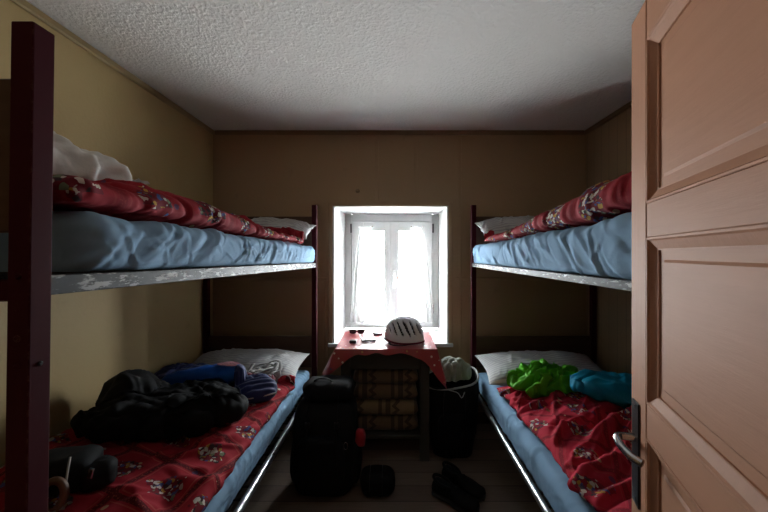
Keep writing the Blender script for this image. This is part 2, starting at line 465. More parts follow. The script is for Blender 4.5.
def wrinkle(bm, st, plane='xy', mask=None):
    """raise the creases of st along the surface normal"""
    bm.normal_update(); vs = list(bm.verts)
    co = np.array([v.co[:] for v in vs]); nm = np.array([v.normal[:] for v in vs])
    U, V = {'xy': (co[:, 0], co[:, 1]), 'yz': (co[:, 1], co[:, 2])}[plane]
    d = np.zeros(len(vs))
    for cx, cy, a, L, w, amp, bend in st:
        dx, dy = U - cx, V - cy; p = dx * math.cos(a) + dy * math.sin(a); q = -dx * math.sin(a) + dy * math.cos(a)
        sel = np.abs(p) < L
        if not sel.any(): continue
        p, q = p[sel], q[sel]; q = q - bend * p * p / max(L, .05) * .5
        win = np.cos(p / L * PI / 2) ** 1.2; ww = w * (.6 + .4 * win)
        d[sel] += amp * win * (np.exp(-(q / ww) ** 2) - .45 * np.exp(-((q - 1.5 * ww) / (1.1 * ww)) ** 2))
    if mask is not None: d *= np.array([mask(v.co) for v in vs])
    co += nm * d[:, None]
    for v, c in zip(vs, co): v.co = c
    return bm
def rot(ax, deg): return Matrix.Rotation(math.radians(deg), 4, ax)
def mv(*p): return Matrix.Translation(p)

# ------------------------------------------------------------------ the room
XL, XR, YB, YF, ZC = -1.45, 1.555, 2.75, 0.06, 2.351
WX0, WX1, WZ0, WZ1 = -.486, .447, .645, 1.747       # window niche in the back wall
YG = 3.25                                            # plane of the window frame
struct('floor', B(XL - .3, XR + .3, -1.9, YB + .6, -.12, 0), 'floor_planks')
struct('ceiling', B(XL - .3, XR + .3, -1.9, YB + .8, ZC, ZC + .12), 'plaster_ceiling')
struct('wall_left', B(XL - .12, XL, YF - .14, YB + .6, 0, ZC), 'ochre_board')
struct('wall_right', B(XR, XR + .12, YF - .14, YB + .6, 0, ZC), 'brown_panelling')
bm = bmesh.new()
box(bm, XL, WX0, YB, YG + .1, 0, ZC); box(bm, WX1, XR, YB, YG + .1, 0, ZC)
box(bm, WX0, WX1, YB, YG + .1, 0, WZ0 - .03); box(bm, WX0, WX1, YB, YG + .1, WZ1 + .02, ZC)
struct('wall_back', bm, 'brown_board')
bm = bmesh.new()                                     # wall the doorway is in, behind the lens
box(bm, XL, -.45, -.08, YF, 0, ZC); box(bm, .36, XR, -.08, YF, 0, ZC); box(bm, -.45, .36, -.08, YF, 1.95, ZC)
struct('wall_front', bm, 'brown_board')
bm = bmesh.new()
box(bm, XL - .1, XL, -1.8, -.08, 0, ZC); box(bm, XR, XR + .1, -1.8, -.08, 0, ZC); box(bm, XL - .1, XR + .1, -1.9, -1.8, 0, ZC)
struct('wall_corridor', bm, 'ochre_board')
# cornices, battens and baseboards
struct('trim_1', B(XL, XL + .022, YF, YB, ZC - .035, ZC, bev=.006), 'trim_paint')
struct('trim_2', B(XL + .022, XR - .022, YB - .022, YB, ZC - .035, ZC, bev=.006), 'trim_brown')
struct('trim_3', B(XR - .022, XR, YF, YB, ZC - .035, ZC, bev=.006), 'trim_brown')
for k, x in enumerate((-.127, .183)):
    struct('trim_%d' % (4 + k), B(x - .013, x + .013, YB - .006, YB, WZ1 + .035, ZC - .035, bev=.003), 'brown_board')
for k, (a, b) in enumerate(((XL, WX0 - .05), (WX1 + .05, XR))):
    struct('trim_%d' % (6 + k), B(a, b, YB - .006, YB, 1.148, 1.172, bev=.003), 'brown_board')
for k, x in enumerate((WX0 - .055, WX1 + .095)):
    struct('trim_%d' % (8 + k), B(x - .012, x + .012, YB - .006, YB, .1, 1.148 if k == 0 else 2.3, bev=.003), 'brown_board')
bm = bmesh.new()                                     # casing round the niche
box(bm, WX0 - .032, WX0, YB - .012, YB, WZ0, WZ1 + .032, bev=.003); box(bm, WX1, WX1 + .032, YB - .012, YB, WZ0, WZ1 + .032, bev=.003)
box(bm, WX0, WX1, YB - .012, YB, WZ1, WZ1 + .032, bev=.003)
struct('trim_10', bm, 'brown_board')
struct('baseboard_back', B(XL, XR, YB - .018, YB, 0, .09, bev=.004), 'dark_wood')
struct('baseboard_left', B(XL, XL + .018, YF, YB - .02, 0, .09, bev=.004), 'dark_wood')
struct('baseboard_right', B(XR - .018, XR, YF, YB - .02, 0, .09, bev=.004), 'dark_wood')

# window: splayed white niche, frame, two sashes with panes, espagnolette handle, hinges
w = empty('window_1', (0, YG, WZ0), 'white double casement window deep in its niche in the back wall', 'window', kind='structure')
FX0, FX1, FZ0, FZ1 = -.457, .434, .650, 1.741
bm = bmesh.new()
def quad(*ps): bm.faces.new([bm.verts.new(p) for p in ps])
th = .012
for (a, b) in (((WX0, WX0 + th), (FX0 - .01, FX0 + .004)), ((WX1 - th, WX1), (FX1 - .004, FX1 + .01))):
    vs = [bm.verts.new(p) for z in (WZ0, WZ1) for p in ((a[0], YB - .004, z), (a[1], YB - .004, z), (b[1], YG + .02, z), (b[0], YG + .02, z))]
    for q in ((3, 2, 1, 0), (4, 5, 6, 7), (0, 1, 5, 4), (1, 2, 6, 5), (2, 3, 7, 6), (3, 0, 4, 7)): bm.faces.new([vs[i] for i in q])
box(bm, WX0, WX1, YB - .004, YG + .02, WZ1 - .006, WZ1 + .012)
obj('reveal', bm, 'reveal_white', w)
obj('sill', B(WX0 - .035, WX1 + .035, YB - .028, YG + .02, WZ0 - .03, WZ0, bev=.006, seg=2), 'window_white', w)
def ring(x0, x1, z0, z1, wl, wr, wb, wt, y0, y1, bev=.006):
    bm = bmesh.new()
    box(bm, x0, x0 + wl, y0, y1, z0, z1, bev=bev); box(bm, x1 - wr, x1, y0, y1, z0, z1, bev=bev)
    box(bm, x0 + wl - .002, x1 - wr + .002, y0 + .001, y1, z0, z0 + wb, bev=bev); box(bm, x0 + wl - .002, x1 - wr + .002, y0 + .001, y1, z1 - wt, z1, bev=bev)
    return bm
obj('frame', ring(FX0, FX1, FZ0, FZ1, .065, .06, .04, .075, YG, YG + .07), 'window_white', w)
XM = -.031
for nm, x0, x1, wl, wr in (('left', -.39, XM + .001, .115, .049), ('right', XM, .372, .082, .105)):
    s = obj('sash', ring(x0, x1, .685, 1.665, wl, wr, .075, .085, YG - .022, YG + .045, .004), 'window_white', w)
    bm = bmesh.new(); gx0, gx1 = x0 + wl, x1 - wr
    obj('pane', B(gx0 - .006, gx1 + .006, YG + .012, YG + .018, .752, 1.588), 'glass', s)
    obj('glazing_bead', ring(gx0 - .012, gx1 + .012, .748, 1.592, .016, .016, .016, .016, YG - .026, YG - .018, .002), 'window_white', s)
obj('meeting_strip', B(XM - .010, XM + .012, YG - .030, YG - .020, .70, 1.655, bev=.003), 'window_white', w)
h = obj('handle_plate', B(-.010, .022, YG - .034, YG - .022, 1.115, 1.205, bev=.004, seg=2), 'white_plastic', w)
obj('handle', tube(spline([(.006, YG - .03, 1.16), (.006, YG - .055, 1.16), (.006, YG - .06, 1.13), (.006, YG - .058, 1.04)], 6), .0085), 'white_plastic', h, smooth=True)
for x in (-.396, .378):
    for z in (1.56, .80): obj('hinge', tube([(x, YG - .03, z), (x, YG - .03, z + .085)], .0075, up=Vector((0, 1, 0))), 'dark_metal' if z > 1 else 'bright_metal', w, smooth=True, ang=50)

def curtain(xt0, xt1, xb0, xb1, z0, z1, y, seed, label):
    bm = bmesh.new(); uvl = bm.loops.layers.uv.new('UVMap'); nu, nv = 60, 40; G = []
    for j in range(nv + 1):
        t = j / nv; r = []
        a = xt0 + (xb0 - xt0) * t ** .62; b = xt1 + (xb1 - xt1) * t ** .8
        for i in range(nu + 1):
            s = i / nu
            r.append(bm.verts.new((a + (b - a) * s, y + .009 * math.sin(s * 34 + seed + .8 * nz(s * 4, t * 2, seed)) * (.5 + .5 * t) + .004 * nz(s * 9, t * 4, seed), z1 + (z0 - z1) * t)))
        G.append(r)
    for j in range(nv):
        for i in range(nu):
            f = bm.faces.new([G[j][i], G[j][i + 1], G[j + 1][i + 1], G[j + 1][i]])
            for lp, (a, b) in zip(f.loops, ((i, j), (i + 1, j), (i + 1, j + 1), (i, j + 1))): lp[uvl].uv = (a / nu * .5, b / nv * .9)
    root = empty('curtain', ((xt0 + xt1) / 2, y, z0), label, 'curtain', 'lace curtains on the window')
    obj('lace_panel', bm, 'lace', root, smooth=True)
    obj('rod', tube([(xt0 - .012, y, z1 + .003), (xt1 + .012, y, z1 + .003)], .0022), 'bright_metal', root, smooth=True)
    for x in (xt0 - .008, xt1 + .008): obj('bracket', B(x - .004, x + .004, y - .004, YG - .0265, z1 - .002, z1 + .008), 'bright_metal', root)
curtain(-.305, -.20, -.412, -.15, .72, 1.612, YG - .052, 1, 'white lace curtain spreading down the left window sash')
curtain(.18, .272, .14, .385, .72, 1.612, YG - .052, 2, 'white lace curtain hanging down the right window sash')

# ------------------------------------------------------------------ door, standing open on the right
DK = .82
hx, hy = .677 * DK, .97 * DK                         # the free edge
ddir = Vector((-.3117, -.9502, 0)); dn = Vector((-.9502, .3117, 0))     # towards the hinge; out of the visible face
DM = Matrix(((ddir.x, -dn.x, 0, hx), (ddir.y, -dn.y, 0, hy), (0, 0, 1, 0), (0, 0, 0, 1)))   # local: x along leaf, y into thickness, z up
ZD = lambda v: 1.36 + v * DK
DW, DT = .70, .034
zt = ZD(.652); stile = .088
rails = [(ZD(.545), zt), (ZD(.040), ZD(.130)), (ZD(-.470), ZD(-.380)), (.36, .46), (.012, .13)]
door = empty('door_1', (hx + ddir.x * DW, hy + ddir.y * DW, 0), 'salmon brown panelled door standing open at the right', 'door', kind='structure')
def dbox(x0, x1, y0, y1, z0, z1, bev=.003): return B(x0, x1, y0, y1, z0, z1, bev=bev, mtx=DM)
for a in (0, DW - stile): obj('stile', dbox(a, a + stile, 0, DT, .012, zt), 'door_paint_vertical', door)
for z0, z1 in rails: obj('rail', dbox(stile - .0005, DW - stile + .0005, .0006, DT - .0006, z0, z1), 'door_paint_cross', door)
for (za, _), (_, zb) in zip(rails, rails[1:]):
    # panel field: bevelled raised board sunk between the rails, both faces
    bm = bmesh.new()
    x0, x1, z0, z1 = stile - .002, DW - stile + .002, zb - .002, za + .002
    for (ya, yb2) in ((.016, .0128), (DT - .016, DT - .0128)):
        o_ = [bm.verts.new(DM @ Vector(p)) for p in ((x0, ya, z0), (x1, ya, z0), (x1, ya, z1), (x0, ya, z1))]
        m = .046; i_ = [bm.verts.new(DM @ Vector(p)) for p in ((x0 + m, ya, z0 + m), (x1 - m, ya, z0 + m), (x1 - m, ya, z1 - m), (x0 + m, ya, z1 - m))]
        k_ = [bm.verts.new(DM @ Vector(p)) for p in ((x0 + m + .005, yb2, z0 + m + .005), (x1 - m - .005, yb2, z0 + m + .005), (x1 - m - .005, yb2, z1 - m - .005), (x0 + m + .005, yb2, z1 - m - .005))]
        for A, Z in ((o_, i_), (i_, k_)):
            for q in range(4): bm.faces.new([A[q], A[(q + 1) % 4], Z[(q + 1) % 4], Z[q]])
        bm.faces.new(k_)
        if ya < .017: oa = o_
        else:
            for q in range(4): bm.faces.new([oa[q], o_[q], o_[(q + 1) % 4], oa[(q + 1) % 4]])
    obj('panel', bm, 'door_paint_cross', door)
    bm = bmesh.new()                                 # sloping moulding round the panel, both faces
    g = .026; x0, x1, z0, z1 = stile - .001, DW - stile + .001, zb - .001, za + .001
    for yo, yi, ybk in ((.0005, .0155, .0165), (DT - .0005, DT - .0155, DT - .0165)):
        L = [[bm.verts.new(DM @ Vector(p)) for p in ((x0 + k, y, z0 + k), (x1 - k, y, z0 + k), (x1 - k, y, z1 - k), (x0 + k, y, z1 - k))] for k, y in ((0, ybk), (0, yo), (.004, yo), (.007, yo + (yi - yo) * .25), (g - .003, yo + (yi - yo) * .8), (g, yo + (yi - yo) * .8), (g, ybk))]
        for A, Z in zip(L, L[1:] + L[:1]):
            for q in range(4): bm.faces.new([A[q], A[(q + 1) % 4], Z[(q + 1) % 4], Z[q]])
    obj('moulding', bm, 'door_paint_vertical', door)
zl0, zl1 = ZD(-.680), ZD(-.400); zh = ZD(-.500)
for y0, y1, sg in ((-.004, 0.0, -1), (DT, DT + .004, 1)):
    pl = obj('lock_plate', B(.016, .056, y0, y1, zl0, zl1, bev=.0015, mtx=DM), 'dark_metal', door)
    yb_ = y0 if sg < 0 else y1
    pts = [(.036, yb_, zh), (.036, yb_ + sg * .022, zh), (.040, yb_ + sg * .033, zh), (.052, yb_ + sg * .037, zh - .003), (.075, yb_ + sg * .034, zh - .008), (.098, yb_ + sg * .024, zh - .013), (.112, yb_ + sg * .010, zh - .016)] if sg < 0 else \
          [(.036, yb_, zh), (.036, yb_ + sg * .024, zh), (.042, yb_ + sg * .032, zh), (.07, yb_ + sg * .034, zh - .004), (.12, yb_ + sg * .032, zh - .012)]
    pts = [DM @ Vector(p) for p in spline(pts, 8)]
    obj('lever_handle', tube(pts, .0085, 14), 'bright_metal', pl, smooth=True, ang=60)
    for z in (zl0 + .012, zl1 - .012): obj('screw', B(.033, .039, y0 - .001 if sg < 0 else y1 - .001, y0 + .001 if sg < 0 else y1 + .001, z - .003, z + .003, mtx=DM), 'bright_metal', pl)
for z in (.3, 1.6): obj('hinge', tube([DM @ Vector((DW + .004, -.004, z)), DM @ Vector((DW + .004, -.004, z + .1))], .007, up=Vector((0, 1, 0))), 'dark_metal', door, smooth=True)

# ------------------------------------------------------------------ bunk beds
YN, YE = .544, 2.62
LEAN = lambda z: .0065 - .0105 * (1.732 - z) / .76
def bunk(sx, xo, xw, label, zr_near, zr_far, ztube):
    """sx: -1 bed at the left wall, +1 at the right; xo aisle face, xw wall face"""
    root = empty('bunk_bed', ((xo + xw) / 2, (YN + YE) / 2, 0), label, 'bed', 'bunk beds along the walls')
    pw = .036
    for x, nm in ((xo, 'a'), (xw, 'w')):
        for y in (YN, YE - pw):
            x0, x1 = sorted((x, x + sx * pw)) if nm == 'a' else sorted((x, x - sx * pw))
            bm = B(x0, x1, y, y + pw, 0, 1.732, bev=.0022, seg=2)
            if y == YN and sx < 0:
                for v in bm.verts: v.co.x += LEAN(v.co.z)
            p = obj('post', bm, 'maroon_paint', root)
            if nm == 'a':
                for z in (1.325, 1.225, 1.18, .42, .30):
                    if y == YN:
                        lean = LEAN(z) if sx < 0 else 0
                        obj('bolt', lathe_y((x0 + x1) / 2 + lean, y, z, .0055, .003, -1), 'maroon_paint', p, smooth=True, ang=40)
                    if z in (1.18, .30):
                        lean = LEAN(z) if (sx < 0 and y == YN) else 0
                        obj('bolt', lathe_x(x + lean, y + pw / 2, z, .004, .0025, -sx), 'flaked_rail', p, smooth=True, ang=40)
    xa, xb = sorted((xo + sx * pw, xw - sx * pw))
    for y, nm in ((YN + .008, 'footboard'), (YE - pw + .008, 'headboard')):
        for z0, z1 in ((1.395, 1.645), (.50, .735)):
            obj(nm, B(xa, xb, y, y + .02, z0, z1, bev=.003), 'dark_wood', root)
        for z in (1.283, .30): obj('end_rail', B(xa, xb, y - .002, y + .022, z, z + .035, bev=.002), 'maroon_paint', root)
    y0, y1 = YN + pw, YE - pw
    for x in (xo, xw):
        s = sx if x == xo else -sx
        # upper angle-iron rail: upright web and an inward flange
        bm = bmesh.new()
        xs = sorted((x + s * .004, x + s * .010)); box(bm, xs[0], xs[1], y0, y1, -.034 if sx < 0 else -.026, 0, bev=.0015)
        xs = sorted((x + s * .010, x + s * .034)); box(bm, xs[0], xs[1], y0, y1, -.005, -.001)
        for v in bm.verts: v.co.z += zr_near + (zr_far - zr_near) * (v.co.y - y0) / (y1 - y0)
        obj('side_rail', bm, 'flaked_rail', root)
        obj('side_rail', tube([(x + s * .016, y0, ztube), (x + s * .016, y1, ztube)], .0155, 16), 'chrome_tube', root, smooth=True, ang=60)
    for zz0, zz1, dz in ((zr_near - .012, zr_far - .012, 0), (ztube, ztube, 0)):
        bm = bmesh.new(); a, b = sorted((xo + sx * .036, xw - sx * .036))
        for i in range(26):
            y = y0 + .03 + (y1 - y0 - .06) * i / 25; z = zz0 + (zz1 - zz0) * i / 25 - .006
            box(bm, a - .012, b + .012, y - .004, y + .004, z - .003, z + .003)
        for i in range(9):
            x = a + .03 + (b - a - .06) * i / 8
            vs = len(bm.verts); box(bm, x - .004, x + .004, y0 + .01, y1 - .01, -.003, .003); bm.verts.ensure_lookup_table()
            for v in bm.verts[vs:]: v.co.z += zz0 + (zz1 - zz0) * (v.co.y - y0) / (y1 - y0) - .012
        obj('mesh_base', bm, 'dark_metal', root)
    return root
def lathe_y(cx, y, cz, r, d, s):
    bm = bmesh.new(); lathe(bm, [(0, d), (r * .6, d), (r, d * .4), (r, -.001)], 0, 0, 12)
    for v in bm.verts: v.co = Vector((cx + v.co.x, y + s * v.co.z, cz + v.co.y))
    return bm
def lathe_x(x, cy, cz, r, d, s):
    bm = bmesh.new(); lathe(bm, [(0, d), (r * .6, d), (r, d * .4), (r, -.001)], 0, 0, 12)
    for v in bm.verts: v.co = Vector((x + s * v.co.z, cy + v.co.x, cz + v.co.y))
    return bm
XOL, XOR = -.580, .595
bunk(-1, XOL, XL + .012, 'worn maroon bunk bed along the ochre wall, its near post tall at the left', 1.324, 1.292, .368)
bunk(1, XOR, XR - .012, 'maroon bunk bed along the right wall, partly behind the open door', 1.292, 1.290, .337)

# ------------------------------------------------------------------ mattresses
def mattress(name, sx, xo, xw, y0, y1, zb0, zb1, th, seed, label, bulge=.012, th0=None):
    th0 = th0 or th; th1 = th
    W = abs(xw - xo); r0 = .038; nv = 280
    def profile(w, h, r):
        P = []
        def seg(a, b, n): P.extend([(a[0] + (b[0] - a[0]) * k / n, a[1] + (b[1] - a[1]) * k / n) for k in range(n)])
        def arc(cx, cy, a0, n, rr): P.extend([(cx + rr * math.cos(a0 + PI / 2 * k / n), cy + rr * math.sin(a0 + PI / 2 * k / n)) for k in range(n)])
        rb = r * .5                                  # u: 0 at the aisle, w at the wall
        seg((w - rb, 0), (rb, 0), 8); P.extend([(rb - rb * math.sin(PI / 2 * k / 4), rb - rb * math.cos(PI / 2 * k / 4)) for k in range(4)])
        seg((0, rb), (0, h - r), 14); P.extend([(r - r * math.cos(PI / 2 * k / 7), h - r + r * math.sin(PI / 2 * k / 7)) for k in range(7)])
        seg((r, h), (w - r, h), 34); P.extend([(w - r + r * math.sin(PI / 2 * k / 4), h - r + r * math.cos(PI / 2 * k / 4)) for k in range(4)])
        seg((w, h - r), (w, rb), 4); P.extend([(w - rb + rb * math.cos(PI / 2 * k / 3), rb - rb * math.sin(PI / 2 * k / 3)) for k in range(3)])
        return P
    bm = bmesh.new(); G = []
    for j in range(nv + 1):
        t = j / nv; y = y0 + (y1 - y0) * t; th = th0 + (th1 - th0) * min(1, t * 1.6); d = min(y - y0, y1 - y); re = .05
        k = re - math.sqrt(max(0, re * re - (re - d) ** 2)) if d < re else 0
        zb = zb0 + (zb1 - zb0) * t
        G.append([bm.verts.new((xo + sx * (k + u * (W - 2 * k) / W), y, zb + v_ * (th - k * .9) / th)) for u, v_ in profile(W, th, r0)])
    n = len(G[0])
    for a, b in zip(G, G[1:]):
        for i in range(n): bm.faces.new([a[i], a[(i + 1) % n], b[(i + 1) % n], b[i]])
    bm.faces.new(G[0]); bm.faces.new(G[-1][::-1])
    bmesh.ops.recalc_face_normals(bm, faces=bm.faces)
    for v in bm.verts:
        zz = (v.co.z - (zb0 + (zb1 - zb0) * (v.co.y - y0) / (y1 - y0))) / th; f = max(0, 1 - abs(v.co.x - xo) / .2)
        v.co.x += -sx * f * zz * (1.15 - zz) * 2.6 * (bulge + .010 * fbm(v.co.y * 3.2, v.co.z * 5, seed))
        v.co.z += max(0, zz) * (.007 * fbm(v.co.x * 4, v.co.y * 4, seed) + .006 * f * fbm(v.co.y * 7, 1, seed))
    lean_ = 1 if sx < 0 else -1
    st = streaks(70, y0, y1, zb0 - .02, zb0 + th + .05, .75 * 1 + .25 * lean_ * 0, .40, (.12, .40), (.005, .011), (.002, .0065), seed) + \
         streaks(50, y0, y1, zb0, zb0 + th, 2.5, .35, (.06, .22), (.004, .008), (.0015, .004), seed + 50) + \
         streaks(16, y0, y1, zb0, zb0 + th, 1.0, .5, (.25, .5), (.015, .03), (.003, .008), seed + 90)
    if zb0 < 1: st = [(a, b, c, d * 1.3, e_, f_ * .55, g) for a, b, c, d, e_, f_, g in st]
    wrinkle(bm, st, 'yz', lambda c: max(0, 1 - abs(c.x - xo) / .07) * max(0, min(1, (c.z - zb0 + .04) / .045)))
    zf = lambda y: zb0 + (zb1 - zb0) * (y - y0) / (y1 - y0)
    for v in bm.verts: v.co.z = max(v.co.z, zf(v.co.y) + .0004)
    keep(bm)
    lo, hi = sorted((xo, xw))
    o = obj('mattress', bm, 'blue_sheet', origin=((lo + hi) / 2, (y0 + y1) / 2, min(zb0, zb1)), smooth=True)
    return tag(o, label, 'mattress', 'blue mattresses on the bunks')
mattress('m', -1, XOL - .012, XL + .055, YN + .113, YE - .042, 1.325, 1.294, .122, 1, 'pale blue sheeted mattress on the left upper bunk')
mattress('m', 1, XOR + .010, XR - .055, YN + .045, YE - .042, 1.293, 1.291, .14, 2, 'pale blue sheeted mattress on the right upper bunk', th0=.185)
mattress('m', -1, XOL - .045, XL + .055, YN + .045, YE - .042, .3865, .3865, .112, 3, 'pale blue mattress showing as a strip on the left lower bunk', .006)
mattress('m', 1, XOR + .028, XR - .055, YN + .045, YE - .042, .3555, .3555, .128, 4, 'pale blue mattress under the right lower duvet, above a shiny tube rail', .006)

# ------------------------------------------------------------------ pillows
def pillow(cx, cy, zb, L, W, H, mat, seed, label, rz=0, rx=0, ry=0, amp=.008):
    R = mv(cx, cy, zb) @ rot('Z', rz) @ rot('Y', ry) @ rot('X', rx)
    def warp(P):
        k = 1 - .06 * (1 - min(1, (abs(P.x) / (L / 2)) ** 2)) * (abs(P.y) / (W / 2)) - .06 * (1 - min(1, (abs(P.y) / (W / 2)) ** 2)) * (abs(P.x) / (L / 2))
        P = Vector((P.x * k, P.y * k, P.z)); return P
    bm = slab(-L / 2, L / 2, -W / 2, W / 2, 0, H, p=3.0, nu=70, nv=60, warp=warp, hexp=.62,
              top=lambda x, y: amp * folds(x, y, .3 + seed, 4, 11, seed) + amp * 1.4 * fbm(x * 7, y * 7, seed))
    wrinkle(bm, streaks(26, -L / 2, L / 2, -W / 2, W / 2, 1.3, .6, (.08, .26), (.007, .016), (.003, .009), seed))
    for v in bm.verts:
        v.co = R @ v.co
        v.co.y = max(.605, min(YE - .043, v.co.y))
    return bm
def pillow_thing(*a, **k):
    bm = pillow(*a, **k); cx, cy, zb = a[0], a[1], a[2]
    settle(bm, zb + .4); keep(bm)
    zmin = min(v.co.z for v in bm.verts)
    o = obj('pillow', bm, a[6], origin=(cx, cy, zmin), smooth=True)
    return tag(o, a[8], 'pillow', 'pillows on the bunks')
pillow_thing(-1.02, 2.365, .520, .80, .40, .15, 'striped_linen', 1, 'striped white pillow at the window end of the left lower bunk', rx=8)
pillow_thing(1.03, 2.37, .498, .84, .40, .155, 'striped_linen', 2, 'striped grey pillow at the window end of the right lower bunk', rx=10)
pillow_thing(-.925, 2.465, 1.455, .70, .28, .15, 'striped_linen', 3, 'white pillow tucked under the duvet end on the left upper bunk', rz=-2, rx=24)
pillow_thing(.97, 2.465, 1.470, .72, .28, .15, 'striped_linen', 4, 'white pillow tucked under the duvet end on the right upper bunk', rz=2, rx=26)
# ------------------------------------------------------------------ duvets
def lerp_tab(tab, y):
    if y <= tab[0][0]: return tab[0][1]
    for (a, va), (b, vb) in zip(tab, tab[1:]):
        if y <= b:
            k = (y - a) / (b - a); k = k * k * (3 - 2 * k); return va + (vb - va) * k
    return tab[-1][1]
def duvet(x_edge, xw, y0, y1, base, thick, mat, seed, ang, label, fa=2.2, fc=7, amp=.02, puff=.02, p=9, edge_wob=.02, nu=120, nv=240, crease=None, em=.35):
    lo, hi = sorted((x_edge, xw)); sgn = 1 if xw > x_edge else -1
    f = support(1.9 if y1 and base(0, 1) > 1 else 1.2); b0 = base
    def base(x, y):
        x = max(lo + .01, min(hi - .01, x)); y = max(y0 + .01, min(y1 - .01, y))
        return max(b0(x, y), max(f(x, y), f(x, y + .02), f(x, y - .02)) + .006)
    def zt(x, y): return max(b0(x, y) + thick(x, y), base(x, y) + .035)
    def top(x, y): return amp * folds(x, y, ang, fa, fc, seed) + amp * .45 * folds(x, y, ang + .5, fa * 2, fc * 2, seed + 4) + puff * fbm(x * 3.2, y * 3.2, seed)
    def warp(P):
        k = abs(P.x - x_edge)
        if k < .3: P.x += sgn * edge_wob * (1 - k / .3) * (fbm(P.y * 3.5, 2.2, seed) + .4 * fbm(P.y * 11, P.z * 6, seed + 1))
        lim = base(P.x, P.y)
        if P.z < lim: P.z = lim
        return P
    bm = slab(lo, hi, y0, y1, base, zt, p=p, nu=nu, nv=nv, top=top, warp=warp, hexp=.5, ends=.75)
    if crease: wrinkle(bm, crease, mask=lambda c: em + (1 - em) * min(1, abs(c.x - x_edge) / .05))
    settle(bm, 1.9 if b0(0, 1) > 1 else 1.2, .005, .006); keep(bm)
    o = obj('duvet', bm, mat, origin=((lo + hi) / 2, (y0 + y1) / 2, base((lo + hi) / 2, (y0 + y1) / 2)), smooth=True)
    return tag(o, label, 'duvet', 'red patterned duvets on the bunks')
# left upper
bl = lambda x, y: lerp_tab([(.6, 1.446), (1.1, 1.434), (1.6, 1.420), (2.5, 1.418)], y)
duvet(-.605, XL + .06, .64, 2.30, bl, lambda x, y: lerp_tab([(.63, .075), (1.2, .100), (1.65, .070), (1.95, .040), (2.30, .026)], y) + .03 * max(0, min(1, (-x - .64) / .35)) * (y < 1.9), 'red_quilt', 11, 1.05,
      'red flowered duvet on the left upper bunk, below the crumpled white pillow', amp=.010, puff=.012, p=13, edge_wob=.016, em=.85,
      crease=streaks(90, -1.0, -.58, .64, 2.3, .95, .35, (.12, .35), (.010, .022), (.005, .013), 1) + streaks(60, -.75, -.58, .64, 2.3, .3, .5, (.06, .16), (.007, .012), (.003, .007), 2))
# right upper
br = lambda x, y: lerp_tab([(.6, 1.478), (.95, 1.468), (1.3, 1.446), (2.0, 1.428), (2.5, 1.42)], y)
duvet(.612, XR - .06, .62, 2.29, br, lambda x, y: lerp_tab([(.62, .125), (1.0, .120), (1.45, .100), (1.9, .062), (2.3, .026)], y), 'red_quilt_right', 12, 2.0,
      'red flowered duvet on the right upper bunk, cut off by the door', amp=.008, puff=.010, p=13, edge_wob=.014, em=.85,
      crease=streaks(80, .58, 1.0, .64, 2.3, 2.2, .35, (.12, .32), (.010, .022), (.004, .011), 3) + streaks(60, .58, .75, .64, 2.3, 2.8, .5, (.06, .16), (.007, .012), (.003, .007), 4))
# left lower
b3 = lambda x, y: .500
duvet(-.630, XL + .02, .62, 2.15, b3, lambda x, y: .045 + .060 * max(0, min(1, (-x - .70) / .6)) + .02 * math.exp(-((y - 1.9) / .4) ** 2), 'red_quilt_diagonal', 13, 2.75,
      'red flowered duvet spread on the left lower bunk beneath a black jacket', amp=.012, puff=.018, p=12,
      crease=streaks(60, -1.4, -.62, .7, 2.2, .35, .5, (.2, .5), (.016, .034), (.008, .020), 5) + streaks(80, -1.4, -.62, .7, 2.2, .5, .8, (.08, .22), (.008, .014), (.003, .008), 6))
# right lower
b4 = lambda x, y: .486
duvet(.662, XR - .02, .62, 2.15, b4, lambda x, y: .062 + .05 * max(0, min(1, (x - .72) / .55)), 'red_quilt_rumpled', 14, .42,
      'red flowered duvet rumpled on the right lower bunk below the green garment', amp=.010, puff=.022, p=12, fc=6, edge_wob=.022, nu=150, nv=260,
      crease=streaks(46, .70, 1.5, .9, 2.2, .40, .22, (.35, .90), (.013, .028), (.016, .038), 7) + streaks(70, .70, 1.5, .9, 2.2, .30, .5, (.14, .36), (.007, .013), (.005, .013), 8))

# crumpled white pillow on top of the left upper duvet
bm = sq((0, 0, 0), (.40, .62, .125), 3.4, 60, squash=lambda P: (P.x, P.y, P.z * (1 - .25 * P.y / .31)))
wrinkle(bm, streaks(30, -.2, .2, -.3, .3, 1.25, .35, (.20, .50), (.012, .026), (.011, .024), 77) + streaks(60, -.2, .2, -.3, .3, 1.1, .6, (.08, .25), (.006, .012), (.004, .010), 78)); crumple(bm, .012, 9, 3.3)
R_ = mv(-1.085, .925, 1.605) @ rot('Z', -8) @ rot('X', -4)
for v in bm.verts: v.co = R_ @ v.co; v.co.y = max(.61, v.co.y)
settle(bm, 1.9); keep(bm)
pl = empty('pillow', (-1.08, .90, 1.56), 'crumpled white pillow lying on the left upper duvet beside the post', 'pillow', 'pillows on the bunks')
obj('pillow_cover', bm, 'thin_pillow_case', pl, smooth=True)
bm = bmesh.new(); pts = []
for i in range(9):
    for j in range(7):
        u, v = i / 8 - .5, j / 6
        pts.append(bm.verts.new((-.965 + .03 * v + u * .10 + .008 * nz(i, j, 1), 1.185 + .045 * v + u * .03, 1.612 + .03 * u - .010 * v + .012 * nz(i * .7, j * .7, 4))))
for i in range(8):
    for j in range(6): bm.faces.new([pts[i * 7 + j], pts[(i + 1) * 7 + j], pts[(i + 1) * 7 + j + 1], pts[i * 7 + j + 1]])
bmesh.ops.solidify(bm, geom=bm.faces[:], thickness=.002)
obj('case_flap', bm, 'thin_pillow_case', pl, smooth=True)

